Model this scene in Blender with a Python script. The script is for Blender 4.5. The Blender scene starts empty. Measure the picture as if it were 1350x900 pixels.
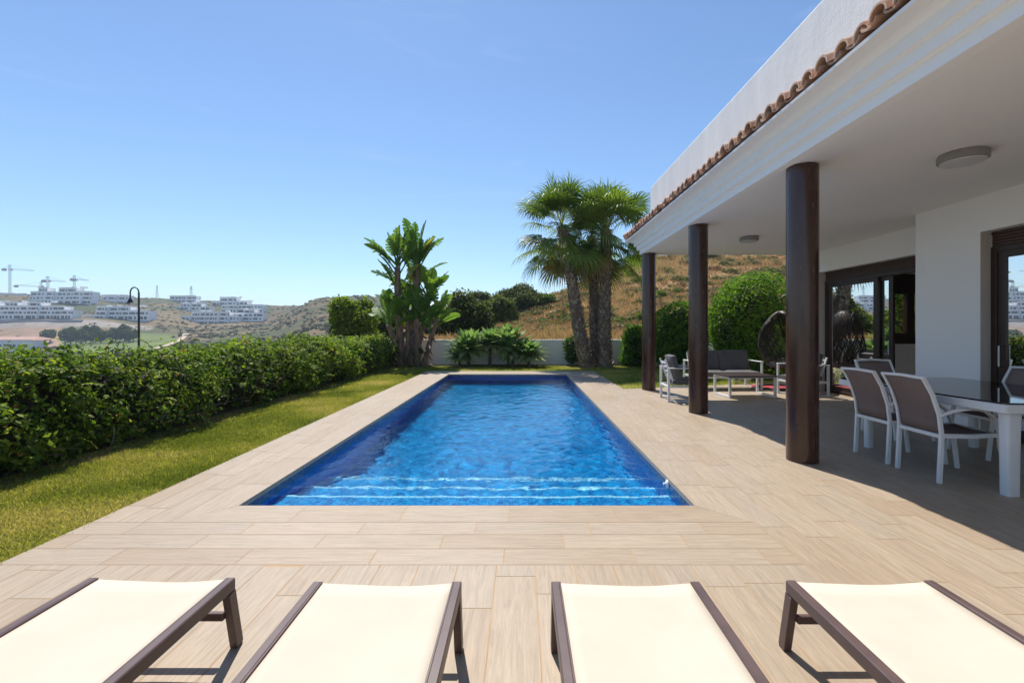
import bpy, bmesh, math, random
import numpy as np
from mathutils import Vector, Matrix, noise
R = math.radians
PI = math.pi
sc = bpy.context.scene
COL = sc.collection
H = 1.4          # eye height of the camera
def at(px, py, Y):                       # survey of the photograph: pixel + depth -> metres
    return Vector(((px - 688) * Y / 600.0, Y, H - (py - 433) * Y / 600.0))
rng = np.random.default_rng(7)
random.seed(7)

# ------------------------------------------------------------------ materials
def new_mat(name):
    m = bpy.data.materials.new(name); m.use_nodes = True
    nt = m.node_tree
    for n in list(nt.nodes): nt.nodes.remove(n)
    out = nt.nodes.new('ShaderNodeOutputMaterial')
    return m, nt, out
def N(nt, t, **kw):
    n = nt.nodes.new(t)
    for k, v in kw.items():
        if k in n.inputs: n.inputs[k].default_value = v
        else: setattr(n, k, v)
    return n
def L(nt, a, b): nt.links.new(a, b)
def coords(nt, kind='Object', scale=(1, 1, 1)):
    tc = N(nt, 'ShaderNodeTexCoord'); mp = N(nt, 'ShaderNodeMapping')
    mp.inputs['Scale'].default_value = scale
    L(nt, tc.outputs[kind], mp.inputs['Vector']); return mp.outputs['Vector']
def world_pos(nt, scale=(1, 1, 1)):
    g = N(nt, 'ShaderNodeNewGeometry'); mp = N(nt, 'ShaderNodeMapping')
    mp.inputs['Scale'].default_value = scale
    L(nt, g.outputs['Position'], mp.inputs['Vector']); return mp.outputs['Vector']
def ramp(nt, fac, stops, interp='LINEAR'):
    r = N(nt, 'ShaderNodeValToRGB'); cr = r.color_ramp; cr.interpolation = interp
    while len(cr.elements) < len(stops): cr.elements.new(0.5)
    for e, (p, c) in zip(cr.elements, stops):
        e.position = p; e.color = (*c, 1)
    L(nt, fac, r.inputs['Fac']); return r.outputs['Color']
def noise_tex(nt, vec, scale, detail=4, rough=0.55, dist=0.0):
    n = N(nt, 'ShaderNodeTexNoise'); n.inputs['Scale'].default_value = scale
    n.inputs['Detail'].default_value = detail; n.inputs['Roughness'].default_value = rough
    n.inputs['Distortion'].default_value = dist
    L(nt, vec, n.inputs['Vector']); return n.outputs['Fac']
def mixc(nt, fac, a, b, mode='MIX'):
    m = N(nt, 'ShaderNodeMix', data_type='RGBA', blend_type=mode)
    for s, v in ((0, fac), (6, a), (7, b)):
        if hasattr(v, 'links') or hasattr(v, 'is_linked'): L(nt, v, m.inputs[s])
        elif isinstance(v, (int, float)): m.inputs[s].default_value = v
        else: m.inputs[s].default_value = (*v, 1)
    return m.outputs[2]
def bump(nt, h, strength=0.3, dist=0.01):
    b = N(nt, 'ShaderNodeBump'); b.inputs['Strength'].default_value = strength
    b.inputs['Distance'].default_value = dist
    L(nt, h, b.inputs['Height']); return b.outputs['Normal']
def attr(nt, name, out='Fac'):
    a = N(nt, 'ShaderNodeAttribute'); a.attribute_name = name; return a.outputs[out]
def pbsdf(nt, out, col, rough=0.5, metal=0.0, spec=0.5, normal=None):
    p = N(nt, 'ShaderNodeBsdfPrincipled')
    if isinstance(col, tuple): p.inputs['Base Color'].default_value = (*col, 1)
    else: L(nt, col, p.inputs['Base Color'])
    if isinstance(rough, (int, float)): p.inputs['Roughness'].default_value = rough
    else: L(nt, rough, p.inputs['Roughness'])
    p.inputs['Metallic'].default_value = metal
    p.inputs['Specular IOR Level'].default_value = spec
    if normal is not None: L(nt, normal, p.inputs['Normal'])
    L(nt, p.outputs[0], out.inputs[0]); return p
def simple(name, c1, c2=None, rough=0.5, metal=0.0, scale=6.0, bs=0.0, bscale=None, bdist=0.004, spec=0.5, stretch=(1, 1, 1), detail=5):
    m, nt, out = new_mat(name)
    v = coords(nt, 'Object', stretch)
    col = c1
    if c2 is not None:
        col = ramp(nt, noise_tex(nt, v, scale, detail), [(0.3, c1), (0.7, c2)])
    nrm = None
    if bs: nrm = bump(nt, noise_tex(nt, v, bscale or scale * 6, 6), bs, bdist)
    pbsdf(nt, out, col, rough, metal, spec, nrm); return m
def leaf_mat(name, stops, trans=0.4, rough=0.55, tcol=(1.25, 1.3, 0.55), spec=0.22):
    m, nt, out = new_mat(name)
    c = ramp(nt, attr(nt, 'rnd'), stops)
    p = N(nt, 'ShaderNodeBsdfPrincipled'); L(nt, c, p.inputs['Base Color'])
    p.inputs['Roughness'].default_value = rough; p.inputs['Specular IOR Level'].default_value = spec
    t = N(nt, 'ShaderNodeBsdfTranslucent'); L(nt, mixc(nt, 1.0, c, tcol, 'MULTIPLY'), t.inputs['Color'])
    x = N(nt, 'ShaderNodeMixShader'); x.inputs[0].default_value = trans
    L(nt, p.outputs[0], x.inputs[1]); L(nt, t.outputs[0], x.inputs[2]); L(nt, x.outputs[0], out.inputs[0]); return m

M = {}
# --- wood-look porcelain planks
def plank_mat(name, tones):
    m, nt, out = new_mat(name)
    uv = N(nt, 'ShaderNodeUVMap'); uv.uv_map = 'UVMap'
    def mp(sc_):
        q = N(nt, 'ShaderNodeMapping'); q.inputs['Scale'].default_value = sc_; L(nt, uv.outputs[0], q.inputs['Vector']); return q.outputs[0]
    grain = noise_tex(nt, mp((1.1, 15, 1)), 3.0, 8, 0.66, 1.1)
    fine = noise_tex(nt, mp((5, 150, 1)), 3.0, 4, 0.6)
    wear = noise_tex(nt, world_pos(nt), 0.7, 4)
    base = ramp(nt, attr(nt, 'rnd'), tones)
    c = mixc(nt, ramp(nt, grain, [(0.33, (0, 0, 0)), (0.72, (1, 1, 1))]), base, mixc(nt, 1.0, base, (0.56, 0.545, 0.54), 'MULTIPLY'))
    c = mixc(nt, ramp(nt, fine, [(0.52, (0, 0, 0)), (0.78, (.55, .55, .55))]), c, mixc(nt, 1.0, c, (0.72, 0.66, 0.6), 'MULTIPLY'))
    c = mixc(nt, 0.22, c, ramp(nt, wear, [(0.3, (.33, .255, .18)), (0.7, (.47, .40, .32))]))
    pbsdf(nt, out, c, ramp(nt, grain, [(0.3, (.42,) * 3), (0.7, (.58,) * 3)]), 0, 0.4, bump(nt, fine, 0.12, 0.002)); return m
M['plank'] = plank_mat('wood_look_tile', [(0.0, (.395, .295, .20)), (0.35, (.435, .34, .237)), (0.7, (.41, .33, .243)), (1.0, (.46, .36, .255))])
M['grout'] = simple('tan_grout', (.36, .22, .11), (.44, .29, .16), 0.85, scale=3)
# --- pool mosaic
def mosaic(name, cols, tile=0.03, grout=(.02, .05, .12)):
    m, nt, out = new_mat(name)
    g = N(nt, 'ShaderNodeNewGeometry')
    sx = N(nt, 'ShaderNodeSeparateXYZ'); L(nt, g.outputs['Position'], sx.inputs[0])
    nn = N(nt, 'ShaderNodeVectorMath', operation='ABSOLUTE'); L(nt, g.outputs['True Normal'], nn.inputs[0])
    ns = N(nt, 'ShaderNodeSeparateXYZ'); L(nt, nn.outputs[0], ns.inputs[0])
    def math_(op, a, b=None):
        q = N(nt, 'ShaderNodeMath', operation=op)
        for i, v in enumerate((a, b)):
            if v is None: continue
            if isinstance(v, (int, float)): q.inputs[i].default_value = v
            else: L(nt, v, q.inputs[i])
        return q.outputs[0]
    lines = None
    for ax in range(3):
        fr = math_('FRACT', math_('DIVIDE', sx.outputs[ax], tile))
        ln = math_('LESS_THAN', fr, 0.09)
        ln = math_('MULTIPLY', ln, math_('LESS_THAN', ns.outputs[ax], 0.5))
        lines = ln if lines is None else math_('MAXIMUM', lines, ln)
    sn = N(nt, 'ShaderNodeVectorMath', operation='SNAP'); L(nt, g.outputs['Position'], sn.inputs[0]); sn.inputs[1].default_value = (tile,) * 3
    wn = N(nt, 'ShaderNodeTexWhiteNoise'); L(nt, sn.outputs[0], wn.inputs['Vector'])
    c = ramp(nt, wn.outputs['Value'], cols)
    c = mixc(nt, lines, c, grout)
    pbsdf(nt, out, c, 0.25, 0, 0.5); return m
M['mosaic'] = mosaic('blue_mosaic', [(0, (.002, .15, .45)), (.4, (.003, .275, .61)), (.75, (.004, .38, .73)), (1, (.012, .46, .80))])
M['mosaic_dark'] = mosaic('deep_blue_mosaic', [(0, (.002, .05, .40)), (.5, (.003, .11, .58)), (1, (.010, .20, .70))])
M['band'] = mosaic('waterline_mosaic', [(0, (.03, .05, .13)), (.5, (.02, .07, .25)), (1, (.10, .11, .15))], 0.04, (.08, .08, .08))
M['nosing'] = mosaic('pale_step_mosaic', [(0, (.75, .82, .85)), (1, (.85, .88, .9))], 0.05, (.4, .6, .75))
# --- water
def water_mat():
    m, nt, out = new_mat('pool_water')
    v = world_pos(nt, (1.0, 0.62, 1))
    n2 = noise_tex(nt, v, 21.0, 3, 0.55, 0.5)
    nrm = bump(nt, n2, 0.35, 0.012)
    fr = N(nt, 'ShaderNodeFresnel'); fr.inputs['IOR'].default_value = 1.33; L(nt, nrm, fr.inputs['Normal'])
    gl = N(nt, 'ShaderNodeBsdfGlossy'); gl.inputs['Roughness'].default_value = 0.02; L(nt, nrm, gl.inputs['Normal'])
    rf = N(nt, 'ShaderNodeBsdfRefraction'); rf.inputs['IOR'].default_value = 1.33; rf.inputs['Roughness'].default_value = 0.0
    rf.inputs['Color'].default_value = (.66, .95, 1, 1); L(nt, nrm, rf.inputs['Normal'])
    mx = N(nt, 'ShaderNodeMixShader'); L(nt, fr.outputs[0], mx.inputs[0]); L(nt, rf.outputs[0], mx.inputs[1]); L(nt, gl.outputs[0], mx.inputs[2])
    L(nt, mx.outputs[0], out.inputs[0]); return m
M['water'] = water_mat()
# --- render, metals, fabrics
def plaster(name, c1, c2, bs, st=(1, 1, 1), bscale=1.3):
    m, nt, out = new_mat(name); v = coords(nt, 'Object')
    big = noise_tex(nt, coords(nt, 'Object', st), bscale, 6, 0.65); sm = noise_tex(nt, v, 60, 5, 0.6); mid = noise_tex(nt, v, 9, 5, 0.6)
    h = N(nt, 'ShaderNodeMath', operation='MULTIPLY_ADD'); L(nt, mid, h.inputs[0]); h.inputs[1].default_value = 1.2; L(nt, sm, h.inputs[2])
    pbsdf(nt, out, ramp(nt, big, [(0.3, c1), (0.7, c2)]), 0.85, 0, 0.25, bump(nt, h.outputs[0], bs, 0.012)); return m
M['plaster'] = plaster('white_render', (.86, .848, .825), (.89, .88, .86), 0.10)
M['parapet'] = plaster('rough_white_render', (.70, .70, .71), (.82, .815, .81), 0.3, (1, 1.6, .28), 2.2)
M['cornice'] = plaster('smooth_white_render', (.88, .87, .85), (.89, .885, .87), 0.012)
M['gwall'] = plaster('garden_wall_render', (.80, .775, .735), (.86, .835, .80), 0.3)
M['ceil'] = plaster('ceiling_render', (.85, .835, .805), (.87, .855, .83), 0.05)
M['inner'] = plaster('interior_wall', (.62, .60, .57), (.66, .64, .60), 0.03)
M['reveal'] = plaster('beige_reveal', (.50, .46, .42), (.56, .52, .48), 0.1)
M['tile'] = None
def terracotta():
    m, nt, out = new_mat('terracotta'); v = coords(nt, 'Object')
    b = ramp(nt, attr(nt, 'rnd'), [(0, (.36, .16, .09)), (.4, (.52, .27, .165)), (.75, (.62, .39, .26)), (1, (.45, .29, .21))])
    c = mixc(nt, ramp(nt, noise_tex(nt, v, 9, 6, .65), [(.42, (0, 0, 0)), (.75, (1, 1, 1))]), b, (.50, .42, .34))
    pbsdf(nt, out, c, 0.85, 0, 0.2, bump(nt, noise_tex(nt, v, 50, 5), .3, .006)); return m
M['tile'] = terracotta()
def column_mat():
    m, nt, out = new_mat('brown_lacquered_metal'); v = coords(nt, 'Object', (1, 1, 0.25))
    c = ramp(nt, noise_tex(nt, v, 4, 6, .6), [(.3, (.034, .012, .007)), (.7, (.075, .029, .016))])
    r = ramp(nt, noise_tex(nt, coords(nt, 'Object', (3, 3, .6)), 6, 5), [(.3, (.14,) * 3), (.7, (.30,) * 3)])
    pbsdf(nt, out, c, r, 0, 0.6, bump(nt, noise_tex(nt, coords(nt, 'Object', (1, 1, .12)), 14, 3), .10, .01)); return m
M['column'] = column_mat()
M['bframe'] = simple('brown_frame', (.030, .014, .010), (.050, .024, .017), 0.35, scale=3)
M['shutter'] = simple('brown_shutter', (.06, .030, .022), (.08, .042, .03), 0.45, scale=4)
M['lframe'] = simple('mocha_metal', (.085, .052, .048), (.115, .072, .066), 0.42, scale=8, bs=.05, bscale=90)
def sling(name, c1, c2, w):
    m, nt, out = new_mat(name); v = coords(nt, 'Object')
    wv = noise_tex(nt, coords(nt, 'Object', (1, 1, 1)), 420, 2)
    c = ramp(nt, noise_tex(nt, v, 2.2, 6, .6), [(.3, c1), (.7, c2)])
    c = mixc(nt, ramp(nt, noise_tex(nt, coords(nt, 'Object', (1.0, .55, 1)), 7.0, 7, .7, .8), [(.60, (0, 0, 0)), (.82, (.30, .30, .30))]), c, tuple(q * .80 for q in c1))
    p = N(nt, 'ShaderNodeBsdfPrincipled'); L(nt, c, p.inputs['Base Color']); p.inputs['Roughness'].default_value = .8
    p.inputs['Specular IOR Level'].default_value = .2; L(nt, bump(nt, wv, .25, .002), p.inputs['Normal'])
    t = N(nt, 'ShaderNodeBsdfTranslucent'); L(nt, c, t.inputs['Color'])
    x = N(nt, 'ShaderNodeMixShader'); x.inputs[0].default_value = w
    L(nt, p.outputs[0], x.inputs[1]); L(nt, t.outputs[0], x.inputs[2]); L(nt, x.outputs[0], out.inputs[0]); return m
M['cream'] = sling('cream_sling', (.60, .525, .425), (.68, .60, .49), .10)
M['taupe'] = sling('taupe_sling', (.20, .15, .135), (.26, .20, .18), .12)
M['white'] = simple('white_aluminium', (.70, .70, .69), (.77, .77, .76), 0.4, scale=5)
M['grey'] = sling('grey_cushion_fabric', (.10, .097, .10), (.15, .145, .148), 0)
M['greyslat'] = simple('grey_slat', (.25, .25, .26), (.32, .32, .33), .5)
def dark_glass():
    m, nt, out = new_mat('smoked_glass_top'); pbsdf(nt, out, (.010, .007, .009), .04, 0, .6); return m
M['dglass'] = dark_glass()
def pane_mat():
    m, nt, out = new_mat('window_pane')
    fr = N(nt, 'ShaderNodeFresnel'); fr.inputs['IOR'].default_value = 1.6
    tr = N(nt, 'ShaderNodeBsdfTransparent'); tr.inputs['Color'].default_value = (.62, .64, .62, 1)
    gl = N(nt, 'ShaderNodeBsdfGlossy'); gl.inputs['Roughness'].default_value = 0.0
    v = coords(nt, 'Object'); L(nt, bump(nt, noise_tex(nt, v, 1.2, 2), .03, .02), gl.inputs['Normal'])
    x = N(nt, 'ShaderNodeMixShader'); L(nt, fr.outputs[0], x.inputs[0]); L(nt, tr.outputs[0], x.inputs[1]); L(nt, gl.outputs[0], x.inputs[2])
    L(nt, x.outputs[0], out.inputs[0]); return m
M['pane'] = pane_mat()
M['opal'] = simple('opal_diffuser', (.55, .54, .52), (.6, .59, .57), .35, scale=3)
M['lampgrey'] = simple('grey_lamp_body', (.24, .235, .23), (.29, .285, .28), .5)
M['iron'] = simple('black_iron', (.012, .012, .013), (.022, .022, .023), .45)
M['wicker'] = simple('dark_wicker', (.018, .011, .008), (.05, .032, .022), .5, scale=30)
M['red'] = simple('red_rug', (.26, .016, .022), (.34, .028, .034), .9, scale=8)
M['steel'] = simple('brushed_steel', (.5, .5, .5), (.6, .6, .6), .3, metal=1)
M['chrome'] = simple('white_plastic', (.75, .75, .75), (.8, .8, .8), .3)
M['soil'] = simple('dry_soil', (.09, .055, .035), (.17, .11, .075), .95, scale=9, bs=.8, bscale=30, bdist=.03)
M['bark'] = simple('bark', (.10, .075, .055), (.20, .15, .11), .9, scale=14, bs=.6, bscale=30, bdist=.02)
M['palmbark'] = None
def palmbark():
    m, nt, out = new_mat('palm_bark'); v = coords(nt, 'Object')
    c = ramp(nt, attr(nt, 'rnd'), [(0, (.12, .085, .06)), (.5, (.32, .235, .17)), (1, (.56, .47, .37))])
    c = mixc(nt, .4, c, ramp(nt, noise_tex(nt, v, 25, 5), [(.3, (.09, .065, .05)), (.7, (.38, .29, .225))]))
    pbsdf(nt, out, c, .9, 0, .2, bump(nt, noise_tex(nt, v, 40, 4), .5, .02)); return m
M['palmbark'] = palmbark()
M['hedge'] = leaf_mat('hedge_leaf', [(0, (.026, .054, .011)), (.33, (.09, .16, .023)), (.68, (.19, .275, .038)), (.93, (.36, .41, .068)), (1, (.38, .20, .07))], .5)
M['topiary'] = leaf_mat('topiary_leaf', [(0, (.028, .075, .010)), (.5, (.105, .215, .02)), (1, (.25, .38, .04))], .5)
M['darktree'] = leaf_mat('evergreen_leaf', [(0, (.035, .050, .014)), (.5, (.095, .125, .030)), (1, (.20, .235, .06))], .42)
M['brighttree'] = leaf_mat('bright_tree_leaf', [(0, (.045, .085, .010)), (.5, (.125, .20, .016)), (1, (.25, .31, .034))], .45)
M['palmleaf'] = leaf_mat('palm_leaf', [(0, (.06, .10, .022)), (.45, (.125, .20, .035)), (.86, (.22, .29, .065)), (.95, (.30, .28, .13)), (1, (.36, .25, .14))], .42, .45)
M['strelitzia'] = leaf_mat('paddle_leaf', [(0, (.05, .115, .028)), (.5, (.11, .215, .04)), (.88, (.21, .31, .055)), (1, (.42, .34, .08))], .45, .42)
M['drystalk'] = simple('dry_leaf_sheath', (.14, .085, .055), (.32, .21, .14), .9, scale=12, bs=.6, bscale=25, bdist=.02, stretch=(1, 1, .3))
M['agave'] = leaf_mat('agave_leaf', [(0, (.09, .18, .06)), (.5, (.19, .30, .09)), (.82, (.36, .44, .2)), (1, (.62, .62, .44))], .42, .4, (1.1, 1.15, .7))
M['drygrass'] = leaf_mat('dry_grass', [(0, (.22, .125, .055)), (.4, (.43, .28, .13)), (.8, (.60, .43, .21)), (1, (.20, .23, .06))], .3, .8, (1, .9, .7))
M['grass'] = leaf_mat('lawn_grass', [(0, (.10, .135, .024)), (.4, (.22, .25, .038)), (.72, (.38, .355, .085)), (1, (.56, .44, .20))], .5, .6, (1.15, 1.2, .6))
M['brush'] = leaf_mat('brush_leaf', [(0, (.05, .08, .02)), (.5, (.13, .17, .045)), (.8, (.20, .135, .075)), (1, (.26, .165, .10))], .3, .7)
M['scrub'] = leaf_mat('scrub_leaf', [(0, (.035, .042, .02)), (.5, (.075, .085, .036)), (.8, (.13, .10, .055)), (1, (.21, .13, .08))], .15, .7)
M['rose'] = leaf_mat('rose_leaf', [(0, (.03, .07, .018)), (.9, (.10, .17, .04)), (.96, (.75, .66, .45)), (1, (.8, .75, .62))], .35)
M['flower'] = leaf_mat('white_petal', [(0, (.7, .7, .66)), (1, (.8, .8, .78))], .3)

# ------------------------------------------------------------------ mesh helpers
def link(name, me, mat=None, parent=None):
    o = bpy.data.objects.new(name, me); COL.objects.link(o)
    if mat is not None:
        for q in (mat if isinstance(mat, (list, tuple)) else [mat]): me.materials.append(q)
    if parent is not None: o.parent = parent
    return o
def tag(o, label=None, cat=None, group=None, kind=None):
    if label: o['label'] = label
    if cat: o['category'] = cat
    if group: o['group'] = group
    if kind: o['kind'] = kind
    return o
def empty(name, loc=(0, 0, 0), rz=0.0, label=None, cat=None, group=None):
    o = bpy.data.objects.new(name, None); COL.objects.link(o); o.location = loc; o.rotation_euler = (0, 0, rz)
    o.empty_display_size = .1
    return tag(o, label, cat, group)
def copy_tree(o, parent=None):
    c = o.copy(); COL.objects.link(c); c.parent = parent
    for ch in list(o.children): copy_tree(ch, c)
    return c
class MB:
    def __init__(s): s.v = []; s.f = []; s.r = []; s.mi = []; s.uv = None
    def poly(s, pts, r=0.5, mi=0):
        n = len(s.v); s.v += [tuple(p) for p in pts]; s.f.append(tuple(range(n, n + len(pts)))); s.r.append(r); s.mi.append(mi)
    def faces(s, V, F, r=0.5, mi=0):
        n = len(s.v); s.v += [tuple(p) for p in V]
        for f in F: s.f.append(tuple(i + n for i in f)); s.r.append(r); s.mi.append(mi)
    def box(s, a, b, r=0.5, mi=0):
        x0, y0, z0 = a; x1, y1, z1 = b
        s.faces([(x0, y0, z0), (x1, y0, z0), (x1, y1, z0), (x0, y1, z0), (x0, y0, z1), (x1, y0, z1), (x1, y1, z1), (x0, y1, z1)],
                [(0, 3, 2, 1), (4, 5, 6, 7), (0, 1, 5, 4), (1, 2, 6, 5), (2, 3, 7, 6), (3, 0, 4, 7)], r, mi)
    def rbox(s, a, b, bev=0.01, r=0.5, segs=1, mi=0):
        bm = bmesh.new(); bmesh.ops.create_cube(bm, size=1)
        for v in bm.verts:
            v.co = Vector([(a[i] + b[i]) / 2 + v.co[i] * (b[i] - a[i]) for i in range(3)])
        bmesh.ops.bevel(bm, geom=bm.edges[:], offset=bev, segments=segs, profile=.5, affect='EDGES')
        bm.verts.index_update(); s.faces([v.co[:] for v in bm.verts], [[v.index for v in f.verts] for f in bm.faces], r, mi); bm.free()
    def bar(s, pts, w, h=None, up=(0, 0, 1), r=0.5, mi=0):          # swept rectangle along a polyline
        h = h or w; pts = [Vector(p) for p in pts]; up = Vector(up); rings = []
        for i, p in enumerate(pts):
            t = (pts[min(i + 1, len(pts) - 1)] - pts[max(i - 1, 0)]).normalized()
            sd = t.cross(up)
            if sd.length < 1e-4: sd = t.cross(Vector((0, 1, 0)))
            sd.normalize(); u = sd.cross(t).normalized()
            rings.append([p + sd * w / 2 + u * h / 2, p - sd * w / 2 + u * h / 2, p - sd * w / 2 - u * h / 2, p + sd * w / 2 - u * h / 2])
        s._rings(rings, r, mi)
    def tube(s, pts, rad, n=8, r=0.5, mi=0, cap=True):
        pts = [Vector(p) for p in pts]; rings = []
        rads = rad if isinstance(rad, (list, tuple)) else [rad] * len(pts)
        u = None
        for i, p in enumerate(pts):
            t = (pts[min(i + 1, len(pts) - 1)] - pts[max(i - 1, 0)]).normalized()
            if u is None:
                u = t.cross(Vector((0, 0, 1)))
                if u.length < 1e-3: u = Vector((1, 0, 0))
            u = (u - t * u.dot(t)).normalized(); w = t.cross(u)
            rings.append([p + (u * math.cos(2 * PI * k / n) + w * math.sin(2 * PI * k / n)) * rads[i] for k in range(n)])
        s._rings(rings, r, mi, cap)
    def _rings(s, rings, r=0.5, mi=0, cap=True):
        n = len(rings[0]); V = [q for g in rings for q in g]; F = []
        for i in range(len(rings) - 1):
            for k in range(n):
                a = i * n + k; b = i * n + (k + 1) % n; F.append((a, b, b + n, a + n))
        if cap: F.append(tuple(range(n - 1, -1, -1))); F.append(tuple((len(rings) - 1) * n + k for k in range(n)))
        s.faces(V, F, r, mi)
    def lathe(s, prof, c=(0, 0, 0), n=32, r=0.5, mi=0):
        rings = [[(c[0] + q * math.cos(2 * PI * k / n), c[1] + q * math.sin(2 * PI * k / n), c[2] + z) for k in range(n)] for q, z in prof]
        s._rings(rings, r, mi)
    def build(s, name, mat, parent=None, smooth=False, bevel=0.0, angle=40):
        me = bpy.data.meshes.new(name); me.from_pydata([tuple(v) for v in s.v], [], s.f)
        a = me.attributes.new('rnd', 'FLOAT', 'FACE'); a.data.foreach_set('value', np.array(s.r, dtype=np.float32))
        me.polygons.foreach_set('material_index', np.array(s.mi, dtype=np.int32))
        if s.uv is not None:
            ul = me.uv_layers.new(name='UVMap'); ul.data.foreach_set('uv', np.array(s.uv, dtype=np.float32).ravel())
        me.update()
        o = link(name, me, mat, parent)
        if smooth: me.shade_auto_smooth(angle=R(angle)) if hasattr(me, 'shade_auto_smooth') else me.shade_smooth()
        if bevel:
            b = o.modifiers.new('bevel', 'BEVEL'); b.width = bevel; b.segments = 2; b.limit_method = 'ANGLE'; b.angle_limit = R(40)
        return o
def smooth_obj(o, angle=40):
    me = o.data
    me.polygons.foreach_set('use_smooth', np.ones(len(me.polygons), dtype=bool))
    try: me.set_sharp_from_angle(angle=R(angle))
    except Exception: pass
    return o
def np_mesh(name, V, F, rnd, mat, parent=None):                 # F: (n,3) or (n,4) array
    me = bpy.data.meshes.new(name); k = F.shape[1]
    me.vertices.add(len(V)); me.vertices.foreach_set('co', V.astype(np.float32).ravel())
    me.loops.add(F.size); me.loops.foreach_set('vertex_index', F.astype(np.int32).ravel())
    me.polygons.add(len(F)); me.polygons.foreach_set('loop_start', np.arange(0, F.size, k, dtype=np.int32))
    try: me.polygons.foreach_set('loop_total', np.full(len(F), k, dtype=np.int32))
    except Exception: pass
    a = me.attributes.new('rnd', 'FLOAT', 'FACE'); a.data.foreach_set('value', np.asarray(rnd, dtype=np.float32))
    me.update(calc_edges=True); me.validate()
    return link(name, me, mat, parent)
def unit(a): return a / np.maximum(np.linalg.norm(a, axis=-1, keepdims=True), 1e-9)
def rdir(n): return unit(rng.normal(size=(n, 3)))
def leaves(name, P, Nrm, Ls, Ws, rnd, mat, parent=None, T=None, fold=.25):
    n = len(P); Nrm = unit(Nrm)
    if T is None: T = rdir(n)
    T = unit(T - Nrm * np.sum(T * Nrm, axis=1, keepdims=True)); B = np.cross(Nrm, T)
    Ls = np.broadcast_to(np.asarray(Ls, float), (n,))[:, None]; Ws = np.broadcast_to(np.asarray(Ws, float), (n,))[:, None]
    V = np.stack([P - T * Ls / 2, P + B * Ws / 2 + Nrm * Ws * fold, P + T * Ls / 2, P - B * Ws / 2 + Nrm * Ws * fold], axis=1).reshape(-1, 3)
    i = np.arange(n)[:, None] * 4
    F = np.stack([i + np.array([0, 2, 1]), i + np.array([0, 3, 2])], axis=1).reshape(-1, 3)
    return np_mesh(name, V, F, np.repeat(rnd, 2), mat, parent)
def blob_points(lumps, n, shell=.35, core=.72, flat=None):
    C = np.array([l[0] for l in lumps], float); Rr = np.array([l[1] for l in lumps], float)
    w = (Rr[:, 0] * Rr[:, 1] + Rr[:, 1] * Rr[:, 2] + Rr[:, 0] * Rr[:, 2]); w = w / w.sum()
    out_p = []; out_n = []; got = 0
    while got < n:
        k = rng.choice(len(C), size=n, p=w); d = rdir(n); rad = 1 - shell * rng.random(n) ** 1.6
        p = C[k] + d * Rr[k] * rad[:, None]; nn = unit(d / Rr[k]); keep = np.ones(n, bool)
        for j in range(len(C)):
            q = np.linalg.norm((p - C[j]) / Rr[j], axis=1); keep &= ~((q < core) & (k != j))
        if flat is not None: keep &= p[:, 2] > flat
        out_p.append(p[keep]); out_n.append(nn[keep]); got += keep.sum()
        if not keep.any(): break
    return np.concatenate(out_p)[:n], np.concatenate(out_n)[:n]
def lump_mesh(lumps, name, mat, parent, s=.7):                   # opaque dark core, added well inside the foliage to block light
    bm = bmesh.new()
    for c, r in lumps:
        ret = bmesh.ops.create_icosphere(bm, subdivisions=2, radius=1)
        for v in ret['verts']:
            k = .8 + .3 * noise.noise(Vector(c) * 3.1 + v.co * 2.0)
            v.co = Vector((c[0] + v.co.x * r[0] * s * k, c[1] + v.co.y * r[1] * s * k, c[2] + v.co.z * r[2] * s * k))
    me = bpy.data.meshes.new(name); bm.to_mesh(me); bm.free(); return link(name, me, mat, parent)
M['core_fill'] = simple('dark_core_fill', (.020, .018, .010), (.045, .038, .022), .95, scale=18)  # near-black fill for the added light-blocking cores
def fnoise(x, y, s, o=3):
    return noise.fractal(Vector((x * s, y * s, 3.7)), 1.0, 2.0, o)

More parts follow.
